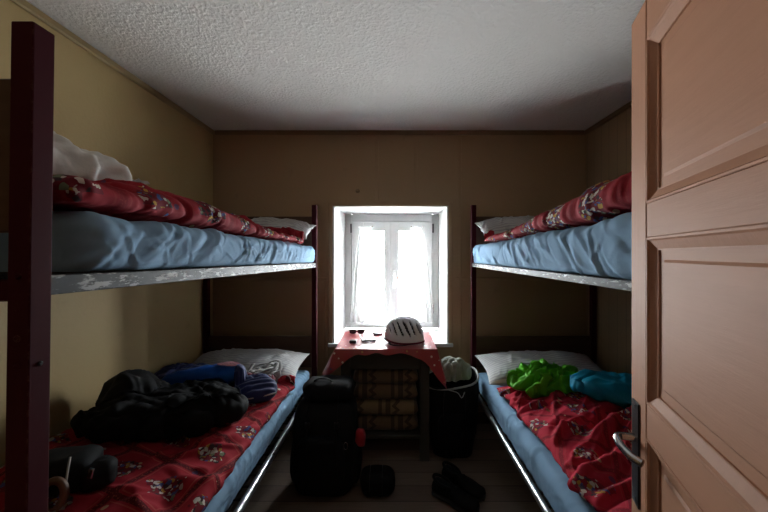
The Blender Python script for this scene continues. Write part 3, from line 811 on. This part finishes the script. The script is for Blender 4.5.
# ------------------------------------------------------------------ clothes on the beds
def heap(cx, cy, z, sx_, sy_, h, rz, seed, amp, freq, long=1.0, sh=1.0, fa=.3, n=46, p=2.6, nrm=True, lump=None, floor=None, aniso=(1, 1, 1)):
    """a garment lying in folds"""
    def squash(P):
        a = math.atan2(P.y, P.x); k = 1 + .28 * nz(math.cos(a) * 1.6, math.sin(a) * 1.6, seed) + .12 * nz(math.cos(a) * 4, math.sin(a) * 4, seed)
        P = Vector((P.x * k, P.y * k, P.z + h / 2))
        if lump: P.z = P.z * lump(P.x, P.y)
        if P.z < h * .12: P.z = P.z * .3
        return P
    bm = sq((0, 0, 0), (sx_, sy_, h), p, n, squash=squash)
    wrinkle(bm, streaks(int(30 + 300 * sx_ * sy_), -sx_ / 2, sx_ / 2, -sy_ / 2, sy_ / 2, fa, .7, (.08 * long, .26 * long), (.007, .016), (amp * .25 * long, amp * .6 * long), int(seed)))
    crumple(bm, amp * .75 * sh, freq, seed, aniso=aniso)
    R = mv(cx, cy, z) @ rot('Z', rz)
    for v in bm.verts: v.co = R @ v.co
    for v in bm.verts:
        f = floor if floor is not None else z
        if v.co.z < f: v.co.z = f + .0004
    return bm
def lying(name, bm, mat, loc, label, cat, group=None):
    if loc[1] < 2.3: settle(bm, 1.2)
    keep(bm)
    return tag(obj(name, bm, mat, origin=loc, smooth=True), label, cat, group)
# green garment
def ragged(P):
    a = math.atan2(P.y / .14, P.x / .21); k = 1 + .22 * nz(math.cos(a) * 1.5, math.sin(a) * 1.5, 21) + .10 * nz(math.cos(a) * 4, math.sin(a) * 4, 8)
    m = max(abs(P.x) / .21, abs(P.y) / .14); r = math.hypot(P.x / .21, P.y / .14) or 1
    q = k * (.35 + .65 * m / r)
    return Vector((P.x * q, P.y * q, P.z))
bm = slab(-.21, .21, -.14, .14, 0, .075, p=2.6, nu=110, nv=84, warp=ragged, hexp=.55, top=lambda x, y: .022 * fbm(x * 7, y * 7, 21) + .020 * folds(x, y, .5, 5, 13, 22, .06))
wrinkle(bm, streaks(34, -.2, .2, -.13, .13, .55, .45, (.12, .34), (.008, .016), (.012, .026), 23) + streaks(60, -.2, .2, -.13, .13, 1.3, .8, (.05, .16), (.004, .009), (.003, .009), 24))
R_ = mv(.925, 2.05, .575) @ rot('Z', 10) @ rot('X', 8)
for v in bm.verts: v.co = R_ @ Vector((v.co.x * 1.2, v.co.y, v.co.z))
lying('rain_jacket', bm, 'green_nylon', (.925, 2.05, .56), 'bright green crumpled garment lying against the striped pillow on the right', 'jacket')
# teal bag / garment: smooth pouch with a gathered corner
def teal(P):
    k = (P.x + .22) / .44
    return Vector((P.x, P.y * (.62 + .5 * max(0, min(1, k))), P.z * (.75 + .35 * max(0, min(1, k))) + .06))
bm = sq((0, 0, 0), (.44, .32, .115), 3.2, 40, squash=teal); wrinkle(bm, streaks(14, -.2, .2, -.15, .15, .1, .5, (.15, .4), (.008, .016), (.006, .014), 31)); crumple(bm, .013, 6, 5.1, aniso=(.6, 1.4, 1))
R_ = mv(1.19, 1.83, .575) @ rot('Z', -16) @ rot('Y', 6)
for v in bm.verts:
    v.co = R_ @ v.co
settle(bm, 1.2); keep(bm)
tb = empty('garment', (1.16, 1.90, .595), 'teal garment folded into a smooth bundle beside the green one', 'garment')
obj('cloth', bm, 'teal_nylon', tb, smooth=True)
bm = bmesh.new()
for q in range(3): box(bm, -.014 + q * .0105, -.006 + q * .0105, -.006, .008 - .003 * (q % 2), 0, .0012)
for v in bm.verts: v.co = (mv(1.25, 1.735, .70) @ rot('Z', -30) @ rot('X', 25)) @ (v.co * 1.5)
obj('printed_mark', bm, 'white_plastic', tb)
# black jacket: big heap with a raised hood and a sleeve
bm = heap(-1.03, 1.58, .575, .62, .40, .13, 18, 31, .026, 6.5, lump=lambda x, y: 1.0 + .35 * max(0, -x / .3))
settle(bm, 1.2); keep(bm)
jk = empty('jacket', (-1.03, 1.60, .60), 'black jacket heaped on the left lower bunk', 'jacket')
obj('jacket_body', bm, 'black_cloth', jk, smooth=True)
bm = sq((-1.23, 1.60, .695), (.20, .24, .19), 2.4, 26, mtx=rot('Z', 30) @ rot('Y', 15)); crumple(bm, .022, 8, 7.7); settle(bm, 1.2)
obj('hood', bm, 'black_cloth', jk, smooth=True)
bm = tube(spline([(-.98, 1.50, .65), (-.88, 1.53, .63), (-.80, 1.58, .61), (-.745, 1.63, .60)], 12), .045, 26); crumple(bm, .012, 16, 2.2); settle(bm, 1.2)
obj('sleeve', bm, 'black_cloth', jk, smooth=True)
bm = B(-.02, .02, -.006, .006, -.004, .004, bev=.002, mtx=mv(-.735, 1.62, .65) @ rot('Z', 40))
obj('cuff_tab', bm, 'grey_webbing', jk)
# cobalt stuff sack, long and smooth
bm = sq((0, 0, 0), (.40, .13, .105), 2.5, 30, squash=lambda P: (P.x, P.y * (1 + .5 * (P.x / .2)), P.z * (1 + .15 * P.x / .2))); crumple(bm, .006, 9, 1.1)
R_ = mv(-1.04, 1.86, .69) @ rot('Z', 10) @ rot('Y', -4)
for v in bm.verts: v.co = R_ @ v.co
lying('stuff_sack', bm, 'cobalt_nylon', (-1.03, 1.93, .65), 'shiny cobalt blue long bag behind the black jacket', 'bag')
# dark blue and maroon clothes round it
lying('trousers', heap(-1.24, 2.02, .60, .28, .20, .085, 0, 41, .015, 9), 'navy_cloth', (-1.24, 2.02, .60), 'dark navy garment by the wall, behind the cobalt bag', 'garment')
lying('shirt', heap(-.83, 1.97, .560, .25, .17, .095, 20, 42, .018, 12, aniso=(.5, 1.8, 1)), 'maroon_cloth', (-.83, 1.97, .56), 'dark red garment in folds right of the cobalt bag', 'garment')
# navy pouch with ribs
bm = sq((0, 0, 0), (.21, .17, .10), 2.6, 34, squash=lambda P: (P.x, P.y, P.z + .006 * math.sin(P.y * 150) * (1 if P.z > 0 else 0))); crumple(bm, .005, 10, 6)
R_ = mv(-.745, 1.86, .615) @ rot('Z', 32) @ rot('X', 10)
for v in bm.verts: v.co = R_ @ v.co
settle(bm, 1.2); keep(bm)
np_ = empty('pouch', (-.765, 1.90, .565), 'ribbed navy pouch near the edge of the left lower bunk', 'pouch')
obj('pouch_body', bm, 'navy_cloth', np_, smooth=True)
obj('zip', strap([R_ @ Vector((-.09 + .18 * i / 10, -.084 + .02 * (i / 10 - .5) ** 2, .012)) for i in range(11)], .006, .006), 'grey_webbing', np_)
# pale straps tangled by the pillow
st = empty('strap_bundle', (-.80, 2.06, .60), 'tangle of pale grey straps by the left striped pillow', 'straps')
random.seed(9)
for k in range(5):
    a0 = k * 1.3
    P = [(-.80 + .09 * math.cos(a0 + i * .9) * (1 - .08 * i) + .01 * k, 2.06 + .075 * math.sin(a0 + i * .9), .655 + .022 * math.sin(i * 1.7 + k) + .006 * k) for i in range(6)]
    obj('strap', settle(strap(spline(P, 8), .020, .005), 1.2), 'grey_webbing', st, smooth=True)
bm = settle(heap(-.80, 2.06, .60, .19, .16, .055, 0, 55, .012, 14, n=24), 1.2); obj('webbing_pad', bm, 'grey_webbing', st, smooth=True)
# camera bag beside the near post
cb = empty('shoulder_bag', (-1.08, 1.12, .585), 'small black bag on the left lower bunk beside the near post', 'bag')
bm = sq((-1.10, 1.13, .635), (.20, .15, .12), 4, 22, mtx=rot('Z', 20)); crumple(bm, .006, 8, 4); settle(bm, 1.2)
obj('bag_body', bm, 'black_nylon', cb, smooth=True)
bm = sq((-.985, 1.14, .625), (.09, .09, .085), 3, 18, mtx=rot('Z', 35)); crumple(bm, .008, 10, 4); settle(bm, 1.2)
obj('side_pocket', bm, 'black_nylon', cb, smooth=True)
obj('piping', settle(tube(spline([(-1.025, 1.065, .60), (-1.012, 1.055, .64), (-1.02, 1.07, .68), (-1.04, 1.10, .705)], 8), .003, 8), 1.2), 'grey_webbing', cb, smooth=True)
obj('clip', B(-.008, .008, -.004, .004, -.016, .016, bev=.002, mtx=mv(-.965, 1.09, .66) @ rot('Y', 12)), 'bright_metal', cb)
bm = bmesh.new(); sweep(bm, [(-1.035 + .038 * math.cos(a), 1.035 + .012 * math.sin(a), .625 + .040 * math.sin(a)) for a in [i * PI / 14 for i in range(28)]], flat(.018, .014), up=Vector((0, 1, 0)), closed=True)
settle(bm, 1.2); obj('leather_ring', bm, 'brown_leather', cb, smooth=True)

# ------------------------------------------------------------------ table under the window
TX0, TX1, TY0, TY1 = -.372, .282, 2.215, 2.70
tbl = empty('table', ((TX0 + TX1) / 2, (TY0 + TY1) / 2, 0), 'small dark wooden table with a lower shelf under the window', 'table')
obj('tabletop', B(TX0, TX1, TY0, TY1, .722, .744, bev=.003), 'table_wood', tbl)
for x in (TX0 + .03, TX1 - .105):
    for y in (TY0 + .02, TY1 - .07): obj('leg', B(x, x + .062, y, y + .05, 0, .722, bev=.004), 'table_wood', tbl)
for y in (TY0 + .03, TY1 - .045): obj('apron', B(TX0 + .088, TX1 - .101, y, y + .02, .60, .722, bev=.003), 'table_wood', tbl)
for x in (TX0 + .045, TX1 - .08): obj('side_apron', B(x, x + .02, TY0 + .066, TY1 - .066, .60, .722), 'table_wood', tbl)
obj('shelf', B(TX0 + .088, TX1 - .101, TY0 + .02, TY1 - .02, .150, .172, bev=.003), 'table_wood', tbl)
# tablecloth: flat top, thin fall in front, corners flaring at the sides
def tcloth():
    bm = bmesh.new(); uvl = bm.loops.layers.uv.new('UVMap'); x0, x1, y0, y1, z = TX0 - .004, TX1 + .004, TY0 - .004, TY1 + .002, .7455
    N = 30; per = []
    for i in range(N): per.append((x0 + (x1 - x0) * i / N, y0, 0, -1))
    for i in range(N): per.append((x1, y0 + (y1 - y0) * i / N, 1, 0))
    for i in range(N): per.append((x1 - (x1 - x0) * i / N, y1, 0, 1))
    for i in range(N): per.append((x0, y1 - (y1 - y0) * i / N, -1, 0))
    n = len(per); c = bm.verts.new(((x0 + x1) / 2, (y0 + y1) / 2, z + .001))
    rings = []
    for f in (.5, .97, 1.0): rings.append([bm.verts.new(((x0 + x1) / 2 + (p[0] - (x0 + x1) / 2) * f, (y0 + y1) / 2 + (p[1] - (y0 + y1) / 2) * f, z if f < 1 else z - .001)) for p in per])
    K = 9
    for k in range(1, K + 1):
        t = k / K; r = []
        for i, (px, py, nx, ny) in enumerate(per):
            dl = max(0, 1 - min(math.hypot(px - x0, py - y0), 9) / .16); dr = max(0, 1 - math.hypot(px - x1, py - y0) / .18)
            if ny == -1: drop = .030 + .13 * dl ** 1.3 + .17 * dr ** 1.6 + .008 * math.sin(i * .9); fl = .010
            elif ny == 1: drop = .03; fl = .0
            elif nx == -1: drop = .13 + .05 * dl; fl = .035 + .02 * dl
            else: drop = .10 + .15 * dr; fl = .020 + .025 * dr
            ox, oy = nx * fl * t, ny * fl * t
            if dl > 0 and ny <= 0: ox -= .045 * dl ** 1.2 * t ** .8; oy -= .02 * dl * t
            if dr > 0 and ny <= 0: ox += .022 * dr ** 1.2 * t ** .8; oy -= .025 * dr * t
            wv = .012 * t * math.sin(i * 1.35 + 1) * (1 if ny == 0 else .35)
            X, Y = px + ox + nx * wv, py + oy + ny * wv * (ny < 0)
            r.append(bm.verts.new((X, min(Y, YB - .032), z - .002 - drop * t)))
        rings.append(r)
    for i in range(n): bm.faces.new([c, rings[0][i], rings[0][(i + 1) % n]])
    for a, b in zip(rings, rings[1:]):
        for i in range(n): bm.faces.new([a[i], b[i], b[(i + 1) % n], a[(i + 1) % n]])
    return bm
cl = obj('tablecloth', tcloth(), 'red_oilcloth', origin=((TX0 + TX1) / 2, (TY0 + TY1) / 2, .744), smooth=True, ang=50)
tag(cl, 'red flowered oilcloth hanging over the edges of the small table', 'tablecloth')
ZT = .7468
# blankets on the table shelf
labs = ['brown woven blanket at the top of the pile under the table', 'brown woven blanket second from the top of the pile under the table',
        'tan striped blanket, third from the top of the pile under the table', 'brown patterned blanket at the bottom of the pile under the table']
for k in range(4):
    zb = .174 + (3 - k) * .1045
    bm = slab(-.268 + .004 * (k % 2), .168 - .004 * (k == 1), 2.262, 2.62, lambda x, y: zb, lambda x, y: zb + .103, p=9, nu=44, nv=40,
              top=lambda x, y: .004 * fbm(x * 6, y * 6, k))
    crumple(bm, .004, 6, k + 1.5, sharp=False)
    for v in bm.verts: v.co.z = max(zb + .0005, min(zb + .1043, v.co.z))
    tag(obj('blanket', bm, 'sand_wool' if k == 2 else 'tan_wool', origin=(-.05, 2.44, zb), smooth=True), labs[k], 'blanket', 'folded blankets under the table')

# bicycle helmet
def helmet():
    hx_, hy_, hz_ = .080, 2.385, ZT
    root = empty('helmet', (hx_, hy_, hz_), 'white and grey vented bicycle helmet on the table by the window', 'helmet')
    a, b, c = .137, .105, .168; n, m = 120, 40
    def P(th, ph, k=1.0):
        x = math.cos(ph) * math.cos(th); y = math.cos(ph) * math.sin(th); z = math.sin(ph)
        xx = math.copysign(abs(x) ** .92, x) * a * k; yy = math.copysign(abs(y) ** .92, y) * b * k
        low = .016 + .022 * max(0, -x) ** 2            # the brow is higher than the nape
        return Vector((hx_ + xx, hy_ + yy, hz_ + low + (z ** .9 if z > 0 else 0) * c * k))
    def vent(th, ph):
        x = math.cos(ph) * math.cos(th); y = math.cos(ph) * math.sin(th); z = math.sin(ph)
        q = x + .50 * (z - .5)
        if abs(y) > .38 and .20 < z < .90:
            f = (q * 3.4 + .2) % 1.0
            lim = .19 * min(1, (z - .2) / .14, (.90 - z) / .16)
            return abs(f - .5) < lim and abs(q) < .85
        if z > .45 and abs(x) < .72:
            f = (y / .26 + .5) % 1.0
            return abs(f - .5) < .20 * min(1, (.72 - abs(x)) / .2) and abs(y) < .40
        return False
    for nm, k, mat, cut in (('shell', 1.0, 'grey_shell', True), ('liner', .90, 'dark_liner', False)):
        bm = bmesh.new(); G = [[bm.verts.new(P(2 * PI * i / n, PI / 2 * j / m * .995, k)) for i in range(n)] for j in range(m + 1)]
        for j in range(m):
            for i in range(n):
                if cut and vent(2 * PI * (i + .5) / n, PI / 2 * (j + .5) / m): continue
                bm.faces.new([G[j][i], G[j][(i + 1) % n], G[j + 1][(i + 1) % n], G[j + 1][i]])
        bm.faces.new(G[m])
        for v in [v for v in bm.verts if not v.link_faces]: bm.verts.remove(v)
        o = obj(nm, bm, mat, root, smooth=True, ang=45)
        if cut:
            s = o.modifiers.new('thickness', 'SOLIDIFY'); s.thickness = .012; s.offset = -1
    rim = [P(2 * PI * i / 60, 0, 1.005) - Vector((0, 0, .004)) for i in range(60)]
    obj('rim', sweep(bmesh.new(), rim, circ(.006, 8), closed=True), 'maroon_cloth', root, smooth=True)
    bm = bmesh.new(); R0, R1 = [], []
    for i in range(17):
        th = PI - .9 + 1.8 * i / 16; p = P(th, 0, .98); d = Vector((math.cos(th) * a, math.sin(th) * b, 0)).normalized()
        R0.append(bm.verts.new(p + Vector((0, 0, .004)))); R1.append(bm.verts.new(p + d * .022 * math.cos((i / 16 - .5) * 2.6) + Vector((0, 0, -.010))))
    for i in range(16): bm.faces.new([R0[i], R0[i + 1], R1[i + 1], R1[i]])
    bmesh.ops.solidify(bm, geom=bm.faces[:], thickness=.003)
    obj('visor', bm, 'slate_plastic', root, smooth=True, ang=40)
    obj('chin_strap', strap(spline([(hx_ - .095, hy_ - .055, hz_ + .028), (hx_ - .10, hy_ - .085, hz_ + .006), (hx_ - .03, hy_ - .118, hz_ + .004), (hx_ + .05, hy_ - .10, hz_ + .012)], 8), .014, .0025), 'black_nylon', root, smooth=True)
    return root
helmet()
# small things on the table
o = empty('sunglasses', (-.277, 2.63, ZT), 'dark folded glasses at the back left of the table', 'glasses')
for s in (-1, 1):
    bm = sq((-.277 + s * .031, 2.62, ZT + .019), (.052, .012, .036), 2.6, 12); obj('lens', bm, 'black_plastic', o, smooth=True)
    obj('temple', tube(spline([(-.277 + s * .058, 2.622, ZT + .026), (-.277 + s * .05, 2.65, ZT + .018), (-.277 - s * .04, 2.655 + .006 * s, ZT + .008)], 6), .0028, 8), 'black_plastic', o, smooth=True)
obj('bridge', tube([(-.283, 2.62, ZT + .022), (-.271, 2.62, ZT + .022)], .003, 8), 'black_plastic', o, smooth=True)
o = empty('head_torch', (-.115, 2.60, ZT), 'pale round puck with a dark band in the middle of the table', 'torch')
obj('lamp_housing', lathe(bmesh.new(), [(0, ZT), (.036, ZT), (.040, ZT + .006), (.038, ZT + .016), (.030, ZT + .020), (0, ZT + .021)], -.115, 2.60, 28), 'grey_shell', o, smooth=True, ang=40)
obj('lens_ring', lathe(bmesh.new(), [(.030, ZT + .0195), (.040, ZT + .013), (.0425, ZT + .010), (.040, ZT + .007)], -.115, 2.60, 28), 'black_plastic', o, smooth=True)
obj('band', strap(spline([(-.076, 2.60, ZT + .010), (-.05, 2.615, ZT + .014), (-.02, 2.60, ZT + .010), (-.03, 2.58, ZT + .008), (-.078, 2.592, ZT + .010)], 8), .012, .003), 'dark_liner', o, smooth=True)
obj('toggle', sq((-.050, 2.577, ZT + .010), (.022, .016, .018), 3, 8), 'orange_plastic', o, smooth=True)
o = empty('wallet', (-.168, 2.40, ZT), 'dark brown open wallet holding a white slip on the table', 'wallet')
R_ = mv(-.168, 2.40, ZT + .004) @ rot('Z', 8)
obj('cover', B(-.050, .050, -.034, .034, .0005, .012, bev=.003, seg=2, mtx=R_), 'slate_plastic', o)
obj('flap', B(-.003, .003, -.034, .034, .002, .042, bev=.002, mtx=R_ @ mv(-.050, 0, .001) @ rot('Y', -22)), 'slate_plastic', o)
obj('paper_slip', B(-.038, .044, -.022, .024, .0122, .0135, mtx=R_ @ rot('Z', 5)), 'white_plastic', o)
obj('pen', tube([R_ @ Vector((-.03, -.028, .018)), R_ @ Vector((.035, .03, .022))], .0035, 8), 'dark_metal', o, smooth=True)
o = empty('matchbox', (-.275, 2.35, ZT), 'small black box near the left front of the table', 'box')
obj('sleeve', B(-.296, -.254, 2.333, 2.369, ZT + .0005, ZT + .022, bev=.0025, seg=2), 'black_plastic', o)
obj('inner_tray', B(-.299, -.252, 2.336, 2.366, ZT + .003, ZT + .019, bev=.001), 'slate_plastic', o)

# ------------------------------------------------------------------ luggage on the floor
bp = empty('backpack', (-.39, 2.02, 0), 'large black backpack standing against the left bed rail', 'backpack')
bm = sq((-.395, 2.03, .255), (.35, .27, .52), 5, 30, squash=lambda P: (P.x * (1 + .06 * P.z), P.y * (1 - .2 * (P.z / .26)), P.z)); crumple(bm, .008, 5, 2, floor=.001)
obj('main_body', bm, 'black_nylon', bp, smooth=True)
bm = sq((-.385, 2.05, .555), (.29, .24, .11), 3.6, 24, mtx=rot('X', -6)); crumple(bm, .008, 7, 5); obj('lid', bm, 'black_nylon', bp, smooth=True)
bm = sq((-.40, 1.885, .20), (.26, .08, .30), 4, 20); crumple(bm, .006, 8, 9, floor=.002); obj('front_pocket', bm, 'black_nylon', bp, smooth=True)
for x in (-.555, -.225):
    bm = sq((x, 2.02, .16), (.07, .17, .26), 3, 18); crumple(bm, .006, 8, 3, floor=.002); obj('side_pocket', bm, 'black_nylon', bp, smooth=True)
obj('haul_loop', strap(spline([(-.46, 2.0, .606), (-.44, 1.98, .635), (-.38, 1.975, .64), (-.34, 1.99, .606)], 6), .018, .004), 'black_nylon', bp, smooth=True)
for x in (-.47, -.31):
    s = obj('compression_strap', strap(spline([(x, 1.93, .56), (x, 1.892, .48), (x, 1.86, .36), (x + .005, 1.838, .22)], 6), .02, .004, up=Vector((1, 0, 0))), 'black_nylon', bp, smooth=True)
    obj('buckle', B(x - .014, x + .014, 1.866, 1.880, .40, .435, bev=.003), 'black_plastic', s)
bm = bmesh.new(); sweep(bm, [(-.262 + .011 * math.cos(a), 1.885, .30 + .02 * math.sin(a)) for a in [i * 2 * PI / 16 for i in range(16)]], circ(.0028, 6), up=Vector((0, 1, 0)), closed=True)
obj('carabiner', bm, 'bright_metal', bp, smooth=True)
bm = sq((-.188, 1.985, .295), (.05, .05, .095), 3.2, 14); crumple(bm, .007, 12, 8); obj('red_pouch', bm, 'red_cloth', bp, smooth=True)
bp.children[-1]['label'] = 'red pouch hanging at the pack side'
ss = empty('stuff_sack', (-.10, 1.955, 0), 'dark rolled sack lying on the floor at the foot of the backpack', 'bag')
bm = sq((-.088, 1.955, .064), (.19, .14, .125), 3.4, 22); crumple(bm, .006, 9, 6, floor=.001); obj('sack_body', bm, 'black_nylon', ss, smooth=True)
for x in (-.13, -.06): obj('strap', sweep(bmesh.new(), [(x, 1.955 + .0715 * math.cos(a), .0665 + .0655 * math.sin(a)) for a in [i * 2 * PI / 24 for i in range(24)]], flat(.016, .003), up=Vector((1, 0, 0)), closed=True), 'black_plastic', ss, smooth=True)

# rucksack beside the right bed, its top open on pale cloth
rs = empty('rucksack', (.41, 2.38, 0), 'dark open rucksack standing between the table and the right bed', 'rucksack')
def bag():
    bm = bmesh.new(); n, m = 40, 22; G = []
    for j in range(m + 1):
        t = j / m; z = .002 + .50 * t
        rx_, ry_ = .135 + .035 * math.sin(t * 2.2) + .012 * t, .11 + .03 * math.sin(t * 2.4)
        r = []
        for i in range(n):
            a = 2 * PI * i / n; ca, sa = math.cos(a), math.sin(a)
            k = (abs(ca) ** 3 + abs(sa) ** 3) ** (-1 / 3)
            w_ = 1 + .05 * nz(ca * 2, sa * 2, z * 6)
            r.append(bm.verts.new((.41 + rx_ * k * ca * w_, 2.38 + ry_ * k * sa * w_, z + (.028 * math.sin(a) + .03 * math.cos(a) if j == m else 0))))
        G.append(r)
    for j in range(m):
        for i in range(n): bm.faces.new([G[j][i], G[j][(i + 1) % n], G[j + 1][(i + 1) % n], G[j + 1][i]])
    bm.faces.new(G[0][::-1]); return bm, [v.co.copy() for v in G[m]]
bm, rimp = bag(); o = obj('bag_body', bm, 'black_nylon', rs, smooth=True)
sm = o.modifiers.new('thickness', 'SOLIDIFY'); sm.thickness = .004
obj('rim_band', sweep(bmesh.new(), rimp, circ(.007, 8), closed=True), 'grey_webbing', rs, smooth=True)
bm = sq((.40, 2.245, .19), (.20, .07, .24), 4, 16); crumple(bm, .006, 8, 7, floor=.002); obj('front_pocket', bm, 'black_nylon', rs, smooth=True)
obj('drawcord', tube(spline([rimp[28], rimp[30] + Vector((.01, -.02, -.02)), rimp[32] + Vector((-.02, -.03, -.06)), rimp[33] + Vector((-.03, -.03, -.03))], 6), .003, 6), 'grey_webbing', rs, smooth=True)
for x in (.34, .48): obj('shoulder_strap', strap(spline([(x, 2.23, .46), (x - .01, 2.195, .36), (x, 2.19, .2), (x + .01, 2.22, .06)], 8), .03, .008, up=Vector((1, 0, 0))), 'black_nylon', rs, smooth=True)
bm = heap(.42, 2.39, .495, .18, .145, .10, 10, 61, .024, 10, n=40); lying('shirt', bm, 'pale_cotton', (.41, 2.385, .485), 'pale grey garment stuffed in the mouth of the dark rucksack', 'garment')

# shoes on the floor
def shoe(loc, rz, label):
    root = empty('shoe', loc, label, 'shoe', 'dark shoes on the floor')
    R = mv(*loc) @ rot('Z', rz); L = .28
    def outline(t):                                   # half width along the length
        return .030 + .020 * math.sin(min(1, t * 1.25) * PI * .6) ** 2 - .012 * math.exp(-((t - .42) / .14) ** 2)
    for part in ('sole', 'upper'):
        bm = bmesh.new(); G = []; n, m = 36, 18
        for i in range(n + 1):
            t = i / n; x = (t - .5) * L
            e = min(1, t / .10, (1 - t) / .13); e = math.sqrt(max(0, 1 - (1 - e) ** 2))
            hw = outline(t) * e + .0005
            if part == 'sole': z0, z1 = .001 + .010 * max(0, (t - .8) / .2) ** 2, .026 + .012 * max(0, (t - .8) / .2)
            else:
                z0 = .020; z1 = .022 + (.075 - .035 * max(0, min(1, (t - .25) / .6))) * e
            r = []
            for k in range(m):
                a = 2 * PI * k / m; ca, sa = math.cos(a), math.sin(a); q = (abs(ca) ** 3 + abs(sa) ** 3) ** (-1 / 3) if part == 'sole' else (abs(ca) ** 2.3 + abs(sa) ** 2.3) ** (-1 / 2.3)
                r.append(bm.verts.new((x, hw * q * ca * (1.06 if part == 'sole' else .97), (z0 + z1) / 2 + (z1 - z0) / 2 * q * sa)))
            G.append(r)
        for i in range(n):
            for k in range(m): bm.faces.new([G[i][k], G[i][(k + 1) % m], G[i + 1][(k + 1) % m], G[i + 1][k]])
        bm.faces.new(G[0]); bm.faces.new(G[-1][::-1])
        for v in bm.verts: v.co = R @ v.co
        obj(part, bm, 'rubber' if part == 'sole' else 'black_cloth', root, smooth=True, ang=55)
    cr = [R @ Vector((-.075 + .055 * math.cos(a), .030 * math.sin(a), .092 - .012 * math.cos(a))) for a in [i * 2 * PI / 24 for i in range(24)]]
    obj('collar', sweep(bmesh.new(), cr, circ(.008, 8), closed=True), 'black_nylon', root, smooth=True)
    for k in range(4):
        x = -.005 + k * .022; z = .088 - k * .0075
        obj('lace', tube(spline([R @ Vector((x, -.030, z - .014)), R @ Vector((x + .006, 0, z)), R @ Vector((x, .030, z - .014))], 5), .0028, 6), 'grey_webbing' if k == 9 else 'black_nylon', root, smooth=True)
    return root
shoe((.335, 1.86, 0), -38, 'dark shoe lying nearer the camera, left one of the pair on the floor')
shoe((.400, 1.965, 0), -44, 'dark shoe lying behind the other one, beside the right bed')

# knob on the back wall left above the window
kn = lathe_y(-.285, YB, 1.868, .018, .012, -1)
tag(obj('wall_knob', kn, 'trim_brown', origin=(-.285, YB, 1.868), smooth=True), 'small round brown knob on the back wall above the window', 'knob')

# ------------------------------------------------------------------ light: white daylight through the window, dim fill light added in the corridor behind
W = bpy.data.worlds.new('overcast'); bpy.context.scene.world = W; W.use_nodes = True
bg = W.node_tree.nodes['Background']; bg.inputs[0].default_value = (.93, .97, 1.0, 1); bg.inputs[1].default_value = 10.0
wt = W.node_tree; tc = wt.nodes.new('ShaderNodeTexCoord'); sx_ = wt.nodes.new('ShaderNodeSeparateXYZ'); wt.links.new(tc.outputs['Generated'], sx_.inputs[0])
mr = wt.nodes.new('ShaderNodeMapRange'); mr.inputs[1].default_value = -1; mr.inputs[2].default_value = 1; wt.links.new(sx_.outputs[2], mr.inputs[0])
rp = wt.nodes.new('ShaderNodeValToRGB'); wt.links.new(mr.outputs[0], rp.inputs[0])      # made-up brightness by height, raised below the horizon to even the ceiling light
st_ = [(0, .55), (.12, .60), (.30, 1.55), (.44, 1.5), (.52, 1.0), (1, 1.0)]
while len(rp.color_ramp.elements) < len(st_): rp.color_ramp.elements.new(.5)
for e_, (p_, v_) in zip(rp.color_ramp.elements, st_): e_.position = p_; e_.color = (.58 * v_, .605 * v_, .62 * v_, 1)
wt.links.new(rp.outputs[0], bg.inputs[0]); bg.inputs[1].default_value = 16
pd = bpy.data.lights.new('window_daylight', 'AREA'); pd.shape = 'RECTANGLE'; pd.size = .9; pd.size_y = 1.1
pd.cycles.is_portal = True
po = bpy.data.objects.new('window_daylight', pd); C.objects.link(po); po.location = (-.01, YG + .09, 1.2); po.rotation_euler = (-PI / 2, 0, 0)
cl_ = bpy.data.lights.new('corridor_fill', 'POINT'); cl_.energy = .22; cl_.shadow_soft_size = .12; cl_.color = (1, .86, .7)  # unseen fill light, added to lift the door and the dark near sides
co = bpy.data.objects.new('corridor_fill', cl_); C.objects.link(co); co.location = (-.35, -1.0, 2.1)

# ------------------------------------------------------------------ camera
cam = bpy.data.cameras.new('camera'); cam.sensor_width = 36; cam.lens = 16.0
cam.shift_x = -(VX - 384) / 768; cam.shift_y = (VY - 256) / 768; cam.clip_start = .01
co = bpy.data.objects.new('camera', cam); C.objects.link(co); co.location = (0, 0, CAM_Z); co.rotation_euler = (PI / 2, 0, 0)
sc = bpy.context.scene; sc.camera = co
sc.view_settings.view_transform = 'Standard'; sc.view_settings.look = 'None'; sc.view_settings.gamma = 1.0
sc.view_settings.use_curve_mapping = False; sc.view_settings.exposure = 2.8
sc.cycles.use_denoising = True
sc.cycles.max_bounces = 10; sc.cycles.diffuse_bounces = 6; sc.cycles.transparent_max_bounces = 16
